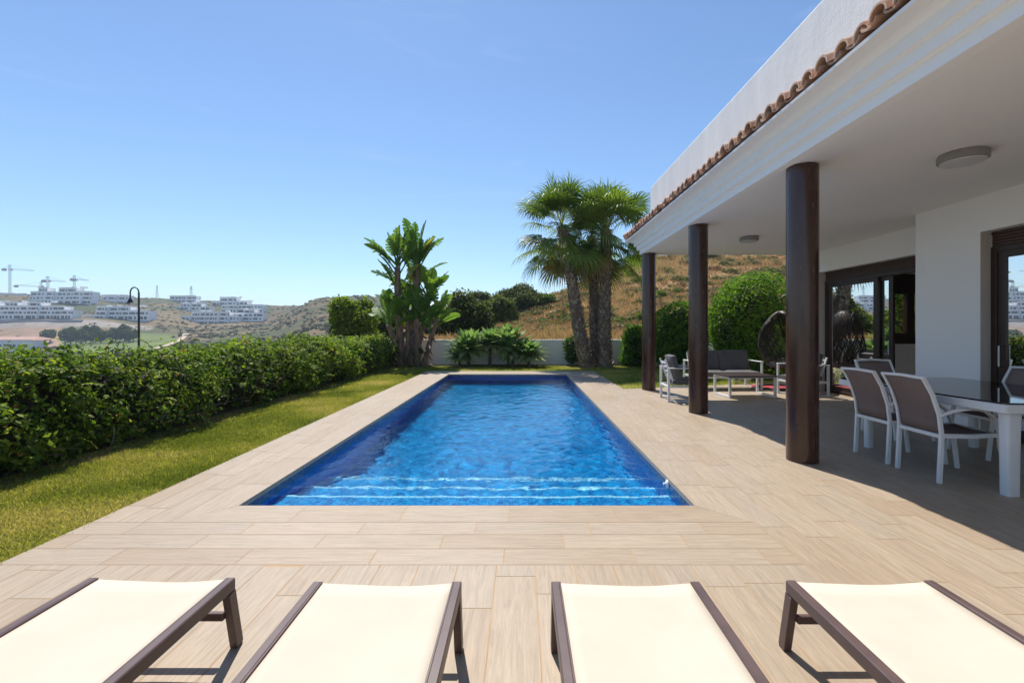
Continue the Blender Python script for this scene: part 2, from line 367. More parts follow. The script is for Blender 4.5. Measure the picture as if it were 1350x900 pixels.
# ------------------------------------------------------------------ terrain
PROF = {
 -900: [(26, 560), (60, 520), (150, 490), (280, 470), (380, 440), (450, 420), (560, 405), (800, 405)],
 -150: [(26, 520), (60, 500), (150, 480), (220, 472), (280, 467), (320, 455), (345, 446), (365, 432), (372, 424), (378, 419.5), (400, 419), (415, 405), (440, 399), (470, 398), (500, 386), (560, 388), (800, 400)],
 0: [(26, 520), (60, 500), (150, 480), (220, 472), (280, 466), (320, 453), (345, 445), (365, 432), (372, 425), (378, 420), (400, 419), (415, 408), (440, 400), (470, 399), (500, 388), (560, 388), (800, 400)],
 100: [(26, 520), (60, 500), (150, 478), (220, 464), (280, 459), (330, 447), (350, 437), (368, 430), (374, 424), (380, 420), (410, 417), (430, 408), (450, 399), (480, 397), (520, 391), (560, 391), (800, 402)],
 200: [(26, 520), (60, 498), (150, 474), (230, 462), (300, 453), (350, 440), (390, 427), (400, 421), (420, 416), (450, 408), (500, 400), (540, 394), (600, 393), (800, 402)],
 270: [(26, 515), (60, 495), (150, 472), (250, 455), (330, 444), (400, 434), (440, 428), (460, 424), (480, 416), (500, 412), (520, 406), (540, 402), (560, 397), (620, 396), (800, 404)],
 345: [(26, 510), (60, 490), (150, 468), (250, 452), (330, 440), (400, 430), (445, 427), (470, 420), (500, 411), (540, 403), (600, 402), (800, 406)],
 430: [(26, 480), (60, 478), (120, 466), (200, 448), (280, 425), (340, 408), (400, 395), (430, 392), (500, 400), (800, 412)],
 480: [(26, 455), (60, 465), (120, 462), (200, 445), (280, 422), (340, 403), (400, 390), (440, 390), (520, 402), (800, 414)],
 560: [(26, 446), (45, 440), (60, 436), (100, 452), (200, 445), (280, 425), (400, 406), (460, 404), (600, 408), (800, 416)],
 640: [(26, 442), (38, 432), (50, 422), (60, 416), (75, 416), (120, 430), (200, 432), (400, 415), (600, 412), (800, 418)],
 700: [(26, 440), (36, 429), (48, 415), (58, 407), (70, 404), (100, 415), (200, 425), (400, 418), (800, 420)],
 735: [(26, 438), (36, 424), (48, 408), (58, 396), (68, 387), (80, 388), (120, 405), (400, 418), (800, 420)],
 800: [(26, 436), (36, 418), (48, 396), (60, 375), (72, 361), (85, 358), (120, 380), (400, 415), (800, 420)],
 860: [(26, 436), (36, 414), (48, 388), (60, 365), (75, 345), (88, 338), (120, 360), (400, 415), (800, 420)],
 950: [(26, 435), (36, 412), (48, 384), (60, 360), (75, 340), (90, 329), (120, 345), (400, 410), (800, 420)],
 1100: [(26, 434), (36, 410), (48, 382), (60, 356), (75, 336), (90, 322), (120, 335), (400, 410), (800, 420)],
 2400: [(26, 432), (36, 410), (48, 382), (60, 356), (75, 336), (90, 318), (120, 330), (400, 400), (800, 420)],
}
KEYS = sorted(PROF)
def prof_z(k, Y):
    pts = PROF[k]; ys = [math.log(p[0]) for p in pts] + [math.log(1200)]
    zs = [H - (p[1] - 433) * p[0] / 600 for p in pts] + [0.0]
    return float(np.interp(math.log(Y), ys, zs))
def near_z(X, Y):
    if X < -5.7: left = -.4 - min((-5.7 - X) * .3, 6.0)
    else: left = None
    if left is not None: return left if Y < 18 else left
    if Y > 18.1: return .72
    return -2.6
def ground_z(X, Y, rough=True):
    if Y < 26:
        zn = near_z(X, Y)
        if Y <= 18.1: return zn
        t = min(1, max(0, (Y - 18.1) / 7.9)); t = t * t * (3 - 2 * t)
        px = 688 + 600 * X / 26.0
        return zn * (1 - t) + table_z(px, 26.0) * t
    px = 688 + 600 * X / Y
    z = table_z(px, Y)
    if rough:
        a = min(1, (Y - 26) / 20)
        z += a * (fnoise(X, Y, .09) * min(.35, Y * .006) + fnoise(X + 40, Y, .02) * min(1.6, Y * .005))
    return z
def table_z(px, Y):
    px = min(max(px, KEYS[0]), KEYS[-1])
    for i in range(len(KEYS) - 1):
        if px <= KEYS[i + 1]:
            t = (px - KEYS[i]) / (KEYS[i + 1] - KEYS[i]); t = t * t * (3 - 2 * t)
            return prof_z(KEYS[i], Y) * (1 - t) + prof_z(KEYS[i + 1], Y) * t
    return prof_z(KEYS[-1], Y)
def zone_col(X, Y, z):                                            # what grows or lies there
    px = 688 + 600 * X / max(Y, 1)
    n = fnoise(X, Y, .05, 4); n2 = fnoise(X + 90, Y + 20, .012, 3)
    dry = (.42 + .10 * n, .275 + .07 * n, .135 + .04 * n)
    scrub = (.085 + .03 * n, .098 + .03 * n, .046 + .02 * n)
    earth = (.36 + .05 * n, .25 + .04 * n, .175 + .03 * n)
    golf = (.15 + .04 * n, .19 + .04 * n, .065)
    if Y < 130 and px > 520: 
        t = min(1, max(0, .25 + n * 1.2)); return tuple(dry[i] * (1 - t * .8) + (.17, .095, .06)[i] * t * .8 for i in range(3))
    if px > 330:
        t = min(1, max(0, .68 + n * 1.3 + n2)); return tuple(scrub[i] * t + (.20, .14, .085)[i] * (1 - t) for i in range(3))
    if 300 < Y < 368 and px < 82: return earth
    if 366 <= Y < 380 and px < 200: return (.34, .30, .27)
    if 200 < Y < 345 and 82 < px < 235 + 20 * n: return golf
    if 395 < Y < 450 and px > 180: return tuple((scrub[i] + (.32, .22, .14)[i]) / 2 for i in range(3))
    t = min(1, max(0, .55 + n * 1.2 + n2)); return tuple(scrub[i] * t + (.20, .15, .085)[i] * (1 - t) for i in range(3))
def build_terrain():
    pxs = [-3400, -2400, -1600, -1100, -900, -700, -500, -350, -250] + list(range(-180, 1101, 8)) + [1140, 1200, 1300, 1450, 1700, 2000, 2400, 3200, 4400]
    Ys = [3.0, 4.0, 5.0, 6.0, 7.5, 9.0, 10.5, 12, 13.5, 15, 16.5, 17.6, 18.05, 18.12, 18.6]
    y = 19.5
    while y < 800: Ys.append(y); y *= 1.022
    Ys += [850, 950, 1100, 1200]
    V = []; C = []
    for Y in Ys:
        for px in pxs:
            X = (px - 688) * Y / 600
            X = max(-1200, min(1200, X))
            z = ground_z(X, Y); V.append((X, Y, z)); C.append((*zone_col(X, Y, z), 1))
    n = len(pxs); F = []
    for j in range(len(Ys) - 1):
        for i in range(n - 1):
            a = j * n + i; F.append((a, a + 1, a + n + 1, a + n))
    # behind and beside the camera: the same sheet carried on
    b = len(V); xs = [v[0] for v in V[:n]]
    ex = [(-1500, 3.0), (xs[0], 3.0)]
    for Y2 in (-40, -1200):
        for i, X in enumerate(xs): V.append((X if Y2 > -100 else max(-1200, min(1200, X * 60)), Y2, near_z(X, 0) - (6 if Y2 < -100 else 0))); C.append((.3, .2, .12, 1))
    for i in range(n - 1):
        F.append((b + i, b + i + 1, i + 1, i)); F.append((b + n + i, b + n + i + 1, b + i + 1, b + i))
    me = bpy.data.meshes.new('ground'); me.from_pydata(V, [], F)
    ca = me.color_attributes.new('zone', 'FLOAT_COLOR', 'POINT'); ca.data.foreach_set('color', np.array(C, dtype=np.float32).ravel())
    me.polygons.foreach_set('use_smooth', np.ones(len(me.polygons), dtype=bool))
    m, nt, out = new_mat('hillside_ground')
    v = world_pos(nt)
    c = attr(nt, 'zone', 'Color')
    n1 = noise_tex(nt, v, 1.6, 7, .7); n2 = noise_tex(nt, v, .12, 6, .65)
    c = mixc(nt, 1.0, c, ramp(nt, n1, [(.28, (.62, .62, .62)), (.5, (1, 1, 1)), (.75, (1.3, 1.25, 1.2))]), 'MULTIPLY')
    c = mixc(nt, 1.0, c, ramp(nt, n2, [(.3, (.72, .74, .72)), (.7, (1.2, 1.17, 1.12))]), 'MULTIPLY')
    pbsdf(nt, out, c, .95, 0, .1, bump(nt, n1, .7, .25))
    o = link('ground', me, m); tag(o, 'dry grassy hillside and valley ground beyond the garden', None, None, 'structure'); return o
build_terrain()

# ------------------------------------------------------------------ pool deck and terrace
PX0, PX1, PY0, PY1 = -2.245, 1.37, 3.605, 14.0
CW = .31
def planks(mb, uvs, rect, axis, w, length, seed, gap=.0028, z=0.0):
    x0, x1, y0, y1 = rect; rr = random.Random(seed)
    if axis == 'x': a0, a1, b0, b1 = x0, x1, y0, y1
    else: a0, a1, b0, b1 = y0, y1, x0, x1
    k = max(1, round((b1 - b0) / w)); w = (b1 - b0) / k
    for i in range(k):
        b = b0 + i * w; a = a0 - rr.random() * length
        while a < a1:
            s, e = max(a, a0), min(a + length, a1); 
            if e - s > .02:
                s2, e2, c2, d2 = s + gap, e - gap, b + gap, b + w - gap
                if s <= a0: s2 = s + .0006
                P = [(s2, c2), (e2, c2), (e2, d2), (s2, d2)]
                u0, v0 = rr.random() * 40, rr.random() * 40
                U = [(u0 + p[0] - a, v0 + p[1] - b) for p in P]
                if axis == 'x': pts = [(p[0], p[1], z) for p in P]
                else: pts = [(p[1], p[0], z) for p in P][::-1]; U = U[::-1]
                mb.poly(pts, rr.random()); uvs += U
            a += length
def trap_planks(mb, uvs, side, seed):
    rr = random.Random(seed); g = .0025; Ln = .8
    if side in 'fb':
        lo, hi = PX0, PX1
        inner = PY0 if side == 'f' else PY1; sg = -1 if side == 'f' else 1
    else:
        lo, hi = PY0, PY1
        inner = PX0 if side == 'l' else PX1; sg = -1 if side == 'l' else 1
    cuts = [lo]
    a = lo + Ln * (.55 + .3 * rr.random())
    while a < hi - .3: cuts.append(a); a += Ln
    cuts.append(hi)
    for i in range(len(cuts) - 1):
        s, e = cuts[i], cuts[i + 1]
        so = s - CW if i == 0 else s; eo = e + CW if i == len(cuts) - 2 else e
        P = [(s + g, 0.0), (e - g, 0.0), (eo - g, CW - g), (so + g, CW - g)]
        u0, v0 = rr.random() * 40, rr.random() * 40
        U = [(u0 + p[0] - s, v0 + p[1]) for p in P]
        if side in 'fb': pts = [(p[0], inner + sg * p[1], 0) for p in P]
        else: pts = [(inner + sg * p[1], p[0], 0) for p in P]
        if (Vector(pts[1]) - Vector(pts[0])).cross(Vector(pts[2]) - Vector(pts[1])).z < 0: pts = pts[::-1]; U = U[::-1]
        mb.poly(pts, rr.random()); uvs += U
def quad_uv(mb, uvs, pts, mi, r=.5):
    mb.poly(pts, r, mi); uvs += [(p[0], p[1]) for p in pts]
XL, XR = PX0 - CW, PX1 + CW
YF, YB = PY0 - CW, PY1 + CW
DL, DB, DR = -3.12, 15.0, 2.36
mb = MB(); uvs = []
for i, s in enumerate('fblr'): trap_planks(mb, uvs, s, 11 + i)
planks(mb, uvs, (DL, XR, 2.70, YF), 'x', .198, .8, 3)
planks(mb, uvs, (DL, XR, -3.0, 2.70), 'y', .225, .9, 4)
planks(mb, uvs, (DL, XL, YF, DB), 'y', .19, .8, 5)
planks(mb, uvs, (XL, DR, YB, DB), 'x', .23, .8, 6)
planks(mb, uvs, (XR, DR, -3.0, YB), 'y', .2, .8, 8)
zg = -.0012
for (a, b, c, d) in ((DL, XR, -3, YF), (DL, PX0, YF, DB), (PX0, PX1, YF, PY0), (PX0, PX1, PY1, DB), (PX1, XR, YF, DB), (XR, DR, -3, DB)):
    quad_uv(mb, uvs, [(a, c, zg), (b, c, zg), (b, d, zg), (a, d, zg)], 1)
for (p, q) in (((DL, -3), (DL, DB)), ((DL, DB), (DR, DB)), ((DR, DB), (DR, 10.56)), ((PX0, PY0), (PX1, PY0)), ((PX1, PY0), (PX1, PY1)), ((PX1, PY1), (PX0, PY1)), ((PX0, PY1), (PX0, PY0))):
    quad_uv(mb, uvs, [(p[0], p[1], -.04), (q[0], q[1], -.04), (q[0], q[1], -.0005), (p[0], p[1], -.0005)], 0)
mb.uv = uvs
deck = mb.build('pool_deck', [M['plank'], M['grout']]); tag(deck, 'beige wood-look tiled deck around the pool', None, None, 'structure')
mb = MB(); uvs = []
planks(mb, uvs, (DR, 6.94, -3.0, 12.6), 'y', .2, .8, 9)
quad_uv(mb, uvs, [(DR, -3, zg), (6.94, -3, zg), (6.94, 12.6, zg), (DR, 12.6, zg)], 1)
mb.uv = uvs
terr = mb.build('terrace', [M['plank'], M['grout']]); tag(terr, 'beige wood-look tiled terrace under the porch', None, None, 'structure')
bm = bmesh.new(); bm.from_mesh(terr.data)
d = Vector((5.7, 1.6, 0)).normalized(); nrm = Vector((-d.y, d.x, 0))
bmesh.ops.bisect_plane(bm, geom=bm.verts[:] + bm.edges[:] + bm.faces[:], plane_co=(2.36, 10.56, 0), plane_no=nrm, clear_outer=True)
bm.to_mesh(terr.data); bm.free()

# ------------------------------------------------------------------ pool
WL = -.10
DEP = -1.22
mb = MB()
zt = -.04
def wall_q(p, q, z0, z1, mi): mb.poly([(p[0], p[1], z0), (q[0], q[1], z0), (q[0], q[1], z1), (p[0], p[1], z1)], .5, mi)
cor = [(PX0, PY0), (PX1, PY0), (PX1, PY1), (PX0, PY1)]
for i in range(4):
    p, q = cor[i], cor[(i + 1) % 4]
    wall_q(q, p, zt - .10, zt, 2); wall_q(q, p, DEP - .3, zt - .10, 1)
st = [(3.605, 4.28, -.30), (4.28, 4.74, -.54), (4.74, 5.26, -.80), (5.26, 14.0, DEP)]
for i, (a, b, z) in enumerate(st):
    e = .038 if i < len(st) - 1 else 0
    mb.poly([(PX0, a, z), (PX1, a, z), (PX1, b - e, z), (PX0, b - e, z)], .5, 0)
    if i < len(st) - 1:
        zn = st[i + 1][2]
        mb.poly([(PX0, b - e, z), (PX1, b - e, z), (PX1, b, z), (PX0, b, z)], .5, 3)
        mb.poly([(PX0, b, z), (PX1, b, z), (PX1, b, zn), (PX0, b, zn)], .5, 0)
pool = mb.build('pool_basin', [M['mosaic'], M['mosaic_dark'], M['band'], M['nosing']]); tag(pool, 'blue mosaic pool basin with full-width steps', None, None, 'structure')
mb = MB(); nx, ny = 130, 340; V = []; F = []
for j in range(ny + 1):
    for i in range(nx + 1):
        x = PX0 + (PX1 - PX0) * i / nx; y = PY0 + (PY1 - PY0) * j / ny
        h = .006 * noise.noise(Vector((x * 2.3, y * 1.5, 1.1))) + .0055 * noise.noise(Vector((x * 6.2, y * 4.6, 4.3))) + .0044 * noise.noise(Vector((x * 14.5, y * 11.5, 7.7)))
        V.append((x, y, WL + h))
for j in range(ny):
    for i in range(nx): a = j * (nx + 1) + i; F.append((a, a + 1, a + nx + 2, a + nx + 1))
mb.faces(V, F)
water = smooth_obj(mb.build('pool_water', M['water']), 180); water.cycles.is_caustics_caster = True; pool.cycles.is_caustics_receiver = True; tag(water, 'clear rippled blue pool water', None, None, 'structure')
t = empty('pool_jet', (PX1, 4.28, -.06), 0, 'small white round jet fitting on the right pool wall near the steps', 'pool fitting')
mb = MB(); mb.lathe([(.001, 0), (.028, 0), (.028, .012), (.014, .018), (.014, .04), (.001, .042)], n=20)
o = mb.build('nozzle', M['chrome'], t); o.rotation_euler = (0, -PI / 2, 0); o.location = (-.001, 0, 0)
mb = MB(); mb.lathe([(.001, 0), (.042, 0), (.04, .008), (.001, .009)], n=20)
o = mb.build('flange', M['chrome'], t); o.rotation_euler = (0, -PI / 2, 0); o.location = (-.001, 0, 0)

# ------------------------------------------------------------------ lawn
def lawn_mat():
    m, nt, out = new_mat('lawn_turf'); v = world_pos(nt)
    a = noise_tex(nt, v, .9, 5, .6); b = noise_tex(nt, v, 60, 4, .7)
    c = ramp(nt, a, [(.3, (.15, .19, .03)), (.5, (.24, .265, .04)), (.72, (.40, .34, .11))])
    c = mixc(nt, 1.0, c, ramp(nt, b, [(.3, (.45, .45, .45)), (.7, (1.25, 1.25, 1.2))]), 'MULTIPLY')
    pbsdf(nt, out, c, .9, 0, .15, bump(nt, b, .8, .03)); return m
M['lawn'] = lawn_mat()
mb = MB()
for (a, b, c, d) in ((-5.6, -3.1, -3, 15), (-5.6, 13, 15, 17.88), (2.34, 13, 10.4, 15)):
    mb.poly([(a, c, -.022), (b, c, -.022), (b, d, -.022), (a, d, -.022)])
lawn = mb.build('lawn', M['lawn']); tag(lawn, 'mown green lawn around the deck', None, None, 'structure')
def grass_blades(regions):
    Ps = []; Ss = []
    for (x0, x1, y0, y1, n, s) in regions:
        q = rng.random((n, 3)) * [x1 - x0, y1 - y0, 0] + [x0, y0, -.022]; Ps.append(q); Ss.append(np.full(n, s))
    P = np.concatenate(Ps); s = np.concatenate(Ss) * (.6 + .8 * rng.random(len(P)))
    edge = (P[:, 0] < -3.1 + .02 * rng.normal(size=len(P))) | (P[:, 1] > 14.98) | (P[:, 0] > 2.36)
    under = (P[:, 0] > 2.36) & (P[:, 1] < 10.56 + (P[:, 0] - 2.36) * .281)
    k = edge & ~under; P = P[k]; s = s[k]; n = len(P)
    s = s * .78; ang = rng.random(n) * 2 * PI; w = np.stack([np.cos(ang), np.sin(ang), np.zeros(n)], 1) * (s * .12)[:, None]
    tip = P + np.stack([rng.normal(size=n) * .45, rng.normal(size=n) * .45, .55 + .5 * rng.random(n)], 1) * s[:, None]
    V = np.stack([P - w, P + w, tip], 1).reshape(-1, 3)
    pat = np.array([fnoise(a, b, .8, 3) for a, b in P[:, :2]])
    rnd = np.clip(.45 + .75 * pat + rng.normal(size=n) * .2, 0, 1)
    return np_mesh('grass', V, np.arange(3 * n).reshape(-1, 3), rnd, M['grass'])
g = grass_blades([(-4.9, -3.08, 2.0, 6, 90000, .04), (-4.9, -3.08, 6, 10, 45000, .045), (-4.9, -3.08, 10, 15, 30000, .05), (-5.2, 8, 15, 17.7, 45000, .05), (2.36, 8, 10.5, 15, 30000, .05)])
tag(g, 'short green and straw grass blades of the lawn', 'grass', None, 'stuff')
# soil strip
mb = MB()
pts = []
for i in range(60):
    y = -1 + i * .32; pts.append((-4.62 + .16 * fnoise(0, y, .9, 3), y))
for i in range(59):
    (a, y0), (b, y1) = pts[i], pts[i + 1]
    mb.poly([(-5.6, y0, -.012), (a, y0, -.012), (b, y1, -.012), (-5.6, y1, -.012)])
pts = [(-5.6 + .4 * i, 17.15 + .14 * fnoise(i, 4, .5, 3)) for i in range(32)]
for i in range(31):
    (x0, a), (x1, b) = pts[i], pts[i + 1]
    mb.poly([(x0, a, -.008), (x1, b, -.008), (x1, 17.86, -.008), (x0, 17.86, -.008)])
tag(mb.build('soil', M['soil']), 'brown soil strip at the foot of hedge and wall', None, None, 'structure')

# ------------------------------------------------------------------ garden walls
mb = MB(); mb.rbox((-5.55, 17.9, -1.2), (12.5, 18.12, .93), .01); mb.rbox((-5.57, 17.88, .93), (12.5, 18.14, .965), .008)
gw = mb.build('garden_wall', M['gwall']); tag(gw, 'low white rendered wall across the end of the garden', 'wall')
mb = MB(); mb.rbox((-5.78, -3, -1.2), (-5.60, 17.88, .72), .01)
gw2 = mb.build('garden_wall', M['gwall']); tag(gw2, 'low white wall almost hidden under the long hedge', 'wall')
t = empty('wall_lamp', at(704, 453, 17.88), 0, 'small grey lamp mounted on the low white garden wall', 'lamp')
mb = MB(); mb.rbox((-.11, -.03, -.11), (.11, .001, .11), .015); mb.build('housing', M['lampgrey'], t)
mb = MB(); mb.rbox((-.075, -.045, -.09), (.075, -.029, .01), .01); mb.build('lens', M['opal'], t)

# ------------------------------------------------------------------ villa
villa = empty('villa', (6.5, 4, 0), 0, 'white villa with tiled eaves, deep porch and brown round columns', 'house')
VO = Vector((-6.5, -4, 0))
def vpart(mb, name, mat, parent=villa, **kw):
    o = mb.build(name, mat, parent, **kw)
    if parent is villa: o.location = VO
    return o
YN = -4.0
EX, EY = 2.74, 10.6           # soffit outer edges
SOF = 3.12
mb = MB(); mb.box((EX + .002, YN, SOF), (11.2, EY - .002, 3.40)); vpart(mb, 'porch_ceiling', M['ceil'])
# stepped cornice, mitred at the far corner
prof = [(-.30, 3.118), (0, 3.118), (0, 3.215), (.055, 3.217), (.056, 3.31), (.106, 3.312), (.107, 3.405), (.165, 3.44), (.282, 3.443), (.285, 3.468), (-.30, 3.47)]
prof[0] = (-.10, 3.113); prof[1] = (0, 3.113)
mb = MB()
for i in range(len(prof) - 1):
    (o0, z0), (o1, z1) = prof[i], prof[i + 1]
    mb.poly([(EX - o0, YN, z0), (EX - o1, YN, z1), (EX - o1, EY + o1, z1), (EX - o0, EY + o0, z0)])
    mb.poly([(EX - o0, EY + o0, z0), (EX - o1, EY + o1, z1), (11.2, EY + o1, z1), (11.2, EY + o0, z0)])
vpart(mb, 'cornice', M['cornice'])
PARX, PARY, PARZ = 2.95, 10.45, 4.63
mb = MB(); mb.rbox((PARX, YN, 3.41), (11.2, PARY, PARZ), .02, segs=2); vpart(mb, 'upper_wall', M['parapet'])
# barrel tiles
def tile_row(mb, along0, along1, fn, pitch=.2):
    rr = random.Random(5); n = int((along1 - along0) / pitch); seg = 8
    for i in range(n):
        a = along0 + (i + .5) * pitch + rr.uniform(-.006, .006); j = rr.uniform(-.02, .02); hr = rr.uniform(-.006, .006); c = rr.random()
        for (kind, off, r0, r1) in (('cover', 0, .084, .068), ('pan', pitch / 2, .074, .088)):
            c = rr.random(); th = .016
            rows = []
            for (d, z, r) in ((-.04 + j, 0, r0), (.30, .125, (r0 + r1) / 2), (.66, .27, r1)):
                ring = []
                for s in range(seg + 1):
                    ph = PI * s / seg
                    if kind == 'cover': ring.append((a + off + r * math.cos(ph), d, z + .045 + hr + r * 1.12 * math.sin(ph)))
                    else: ring.append((a + off + r * math.cos(ph), d + .015, z + .062 - r * .55 * math.sin(ph)))
                for s in range(seg, -1, -1):
                    ph = PI * s / seg; q = r - th
                    if kind == 'cover': ring.append((a + off + q * math.cos(ph), d, z + .045 + hr + q * 1.12 * math.sin(ph)))
                    else: ring.append((a + off + r * .86 * math.cos(ph), d + .015, z + .062 + th - r * .55 * math.sin(ph)))
                rows.append([fn(*p) for p in ring])
            mb._rings(rows, c)
mb = MB()
ZT = 3.475
tile_row(mb, YN, EY + .15, lambda a, d, z: (2.475 + d, a, ZT + z))
tile_row(mb, EX - .15, 11.1, lambda a, d, z: (a, EY + .265 - d, ZT + z))
for f in [((2.46, EY + .27), (2.95, 10.45))]:
    p, q = f; mb.tube([(p[0], p[1], ZT + .10), ((p[0] + q[0]) / 2, (p[1] + q[1]) / 2, ZT + .22), (q[0], q[1], ZT + .34)], .085, 10, .5)
rt = vpart(mb, 'roof_tiles', M['tile']); smooth_obj(rt, 50)
mb = MB(); mb.poly([(2.49, YN, 3.474), (2.49, EY + .25, 3.474), (2.97, 10.44, 3.70), (2.97, YN, 3.70)])
mb.poly([(2.49, EY + .25, 3.474), (11.2, EY + .25, 3.474), (11.2, 10.44, 3.70), (2.97, 10.44, 3.70)])
vpart(mb, 'roof_bed', M['grout'])
# walls
def wall_with_hole(mb, axis, c0, c1, a0, a1, z0, z1, h):       # axis: the wall's long axis; h = (from, to, bottom, top)
    def bx(p, q, u, v):
        if q - p < 1e-4 or v - u < 1e-4: return
        if axis == 'y': mb.box((c0, p, u), (c1, q, v))
        else: mb.box((p, c0, u), (q, c1, v))
    bx(a0, h[0], z0, z1); bx(h[1], a1, z0, z1); bx(h[0], h[1], h[3], z1); bx(h[0], h[1], z0, h[2])
WT = SOF - .0
mb = MB()
wall_with_hole(mb, 'y', 5.95, 6.22, YN, 6.88, -.05, WT, (3.4, 5.91, -.05, 2.65)); vpart(mb, 'porch_wall', M['plaster'])
mb = MB(); wall_with_hole(mb, 'y', 6.63, 6.90, 6.882, 10.58, -.05, WT, (7.2, 10.15, -.05, 2.65)); vpart(mb, 'porch_wall', M['plaster'])
mb = MB(); wall_with_hole(mb, 'x', 10.35, 10.58, 6.902, 11.2, -.05, WT, (7.9, 9.75, 1.05, 2.64)); vpart(mb, 'gable_wall', M['plaster'])
mb = MB(); mb.box((6.222, 6.70, -.05), (11.0, 6.878, WT)); mb.box((11.0, YN, -.05), (11.2, 10.348, WT)); mb.box((6.222, YN, -.05), (10.998, YN + .2, WT)); vpart(mb, 'inner_wall', M['inner'])
mb = MB(); mb.box((6.95, 6.88, -.06), (11.0, 10.348, -.004)); mb.box((6.23, YN + .2, -.06), (10.99, 6.69, -.005)); vpart(mb, 'room_floor', M['reveal'])
mb = MB(); mb.box((6.901, 6.88, 2.85), (10.99, 10.34, 2.95)); mb.box((6.225, YN + .2, 2.85), (10.99, 6.69, 2.95)); vpart(mb, 'room_ceiling', M['inner'])
# reveal linings, 3 mm proud of the opening
mb = MB(); mb.box((5.953, 5.905, 0.002), (6.08, 5.9095, 2.648)); vpart(mb, 'door_reveal', M['reveal'])
mb = MB(); mb.box((6.633, 10.145, 0.002), (6.76, 10.1495, 2.648)); vpart(mb, 'door_reveal', M['reveal'])
# columns
for i, (x, y) in enumerate(((2.985, 4.845), (2.945, 7.6), (2.915, 10.45))):
    mb = MB(); mb.lathe([(.001, 0), (.153, 0), (.153, SOF - .008), (.001, SOF - .007)], n=48)
    o = mb.build('column', M['column'], villa); o.location = Vector((x, y, 0)) + VO; smooth_obj(o)
# sliding doors
def frame_rect(mb, axis, c0, c1, a0, a1, z0, z1, w):
    def bx(p, q, u, v):
        if axis == 'y': mb.rbox((c0, p, u), (c1, q, v), .004)
        else: mb.rbox((p, c0, u), (q, c1, v), .004)
    bx(a0, a0 + w, z0, z1); bx(a1 - w, a1, z0, z1); bx(a0 + w, a1 - w, z1 - w, z1); bx(a0 + w, a1 - w, z0, z0 + w)
def glass_box(axis, c, a0, a1, z0, z1):
    g = MB()
    if axis == 'y': g.poly([(c, a0, z0), (c, a1, z0), (c, a1, z1), (c, a0, z1)])
    else: g.poly([(a0, c, z0), (a1, c, z0), (a1, c, z1), (a0, c, z1)])
    return g
def door(x, y0, y1, panels, top=2.648, box=.20, handle=None):
    mb = MB(); frame_rect(mb, 'y', x, x + .12, y0 + .002, y1 - .002, .003, top - box, .07)
    root = vpart(mb, 'sliding_door', M['bframe'])
    mb = MB()
    n = 5
    for i in range(n):
        z0 = top - box + i * box / n
        mb.rbox((x + .015 - (.012 if i == n - 1 else 0), y0 + .003, z0 + .003), (x + .13, y1 - .003, z0 + box / n), .006)
    mb.build('shutter_box', M['shutter'], root)
    for (xo, a, b) in panels:
        mb = MB(); frame_rect(mb, 'y', x + xo, x + xo + .045, a, b, .06, top - box - .05, .10)
        p = mb.build('door_leaf', M['bframe'], root)
        glass_box('y', x + xo + .02, a + .10, b - .10, .16, top - box - .15).build('pane', M['pane'], p)
    if handle:
        mb = MB(); hx, hy, hz = handle
        mb.tube([(hx, hy, hz - .14), (hx - .05, hy, hz - .13), (hx - .05, hy, hz + .13), (hx, hy, hz + .14)], .010, 8)
        mb.build('handle', M['steel'], p)
    return root
door(6.75, 7.2, 10.145, [(.012, 8.66, 10.07), (.064, 8.36, 9.75)], handle=(6.815, 8.40, 1.05))
door(6.08, 3.4, 5.905, [(.012, 4.5, 5.83), (.064, 3.48, 4.62)], handle=(6.095, 5.77, 1.05))
# end window of the inner room
mb = MB(); X0, X1 = 7.902, 9.748; zc = 10.40
mb.box((X0, 10.345, 1.053), (X1, 10.47, 1.30)); mb.box((X0, 10.345, 2.19), (X1, 10.47, 2.638))
for a, b in ((X0, X0 + .1), (8.77, 8.93), (X1 - .1, X1)): mb.box((a, 10.35, 1.30), (b, 10.465, 2.19))
w = vpart(mb, 'window', M['bframe'])
for a, b in ((X0 + .1, 8.77), (8.93, X1 - .1)): glass_box('x', 10.41, a, b, 1.30, 2.19).build('pane', M['pane'], w)
# ceiling lamps
def ceiling_lamp(x, y, r, label):
    t = empty('ceiling_lamp', (x, y, SOF), 0, label, 'ceiling lamp', 'round lamps on the porch ceiling')
    mb = MB(); mb.lathe([(.001, -.001), (r * .94, -.001), (r, -.02), (r, -.075), (r * .93, -.085), (.001, -.086)], n=40); o = mb.build('body', M['lampgrey'], t); smooth_obj(o)
    mb = MB(); mb.lathe([(.001, -.084), (r * .9, -.084), (r * .88, -.094), (r * .5, -.104), (.001, -.106)], n=40); o = mb.build('diffuser', M['opal'], t); smooth_obj(o)
ceiling_lamp(4.33, 4.47, .195, 'larger round ceiling lamp above the dining table')
ceiling_lamp(4.27, 8.55, .165, 'smaller round ceiling lamp above the lounge seats')

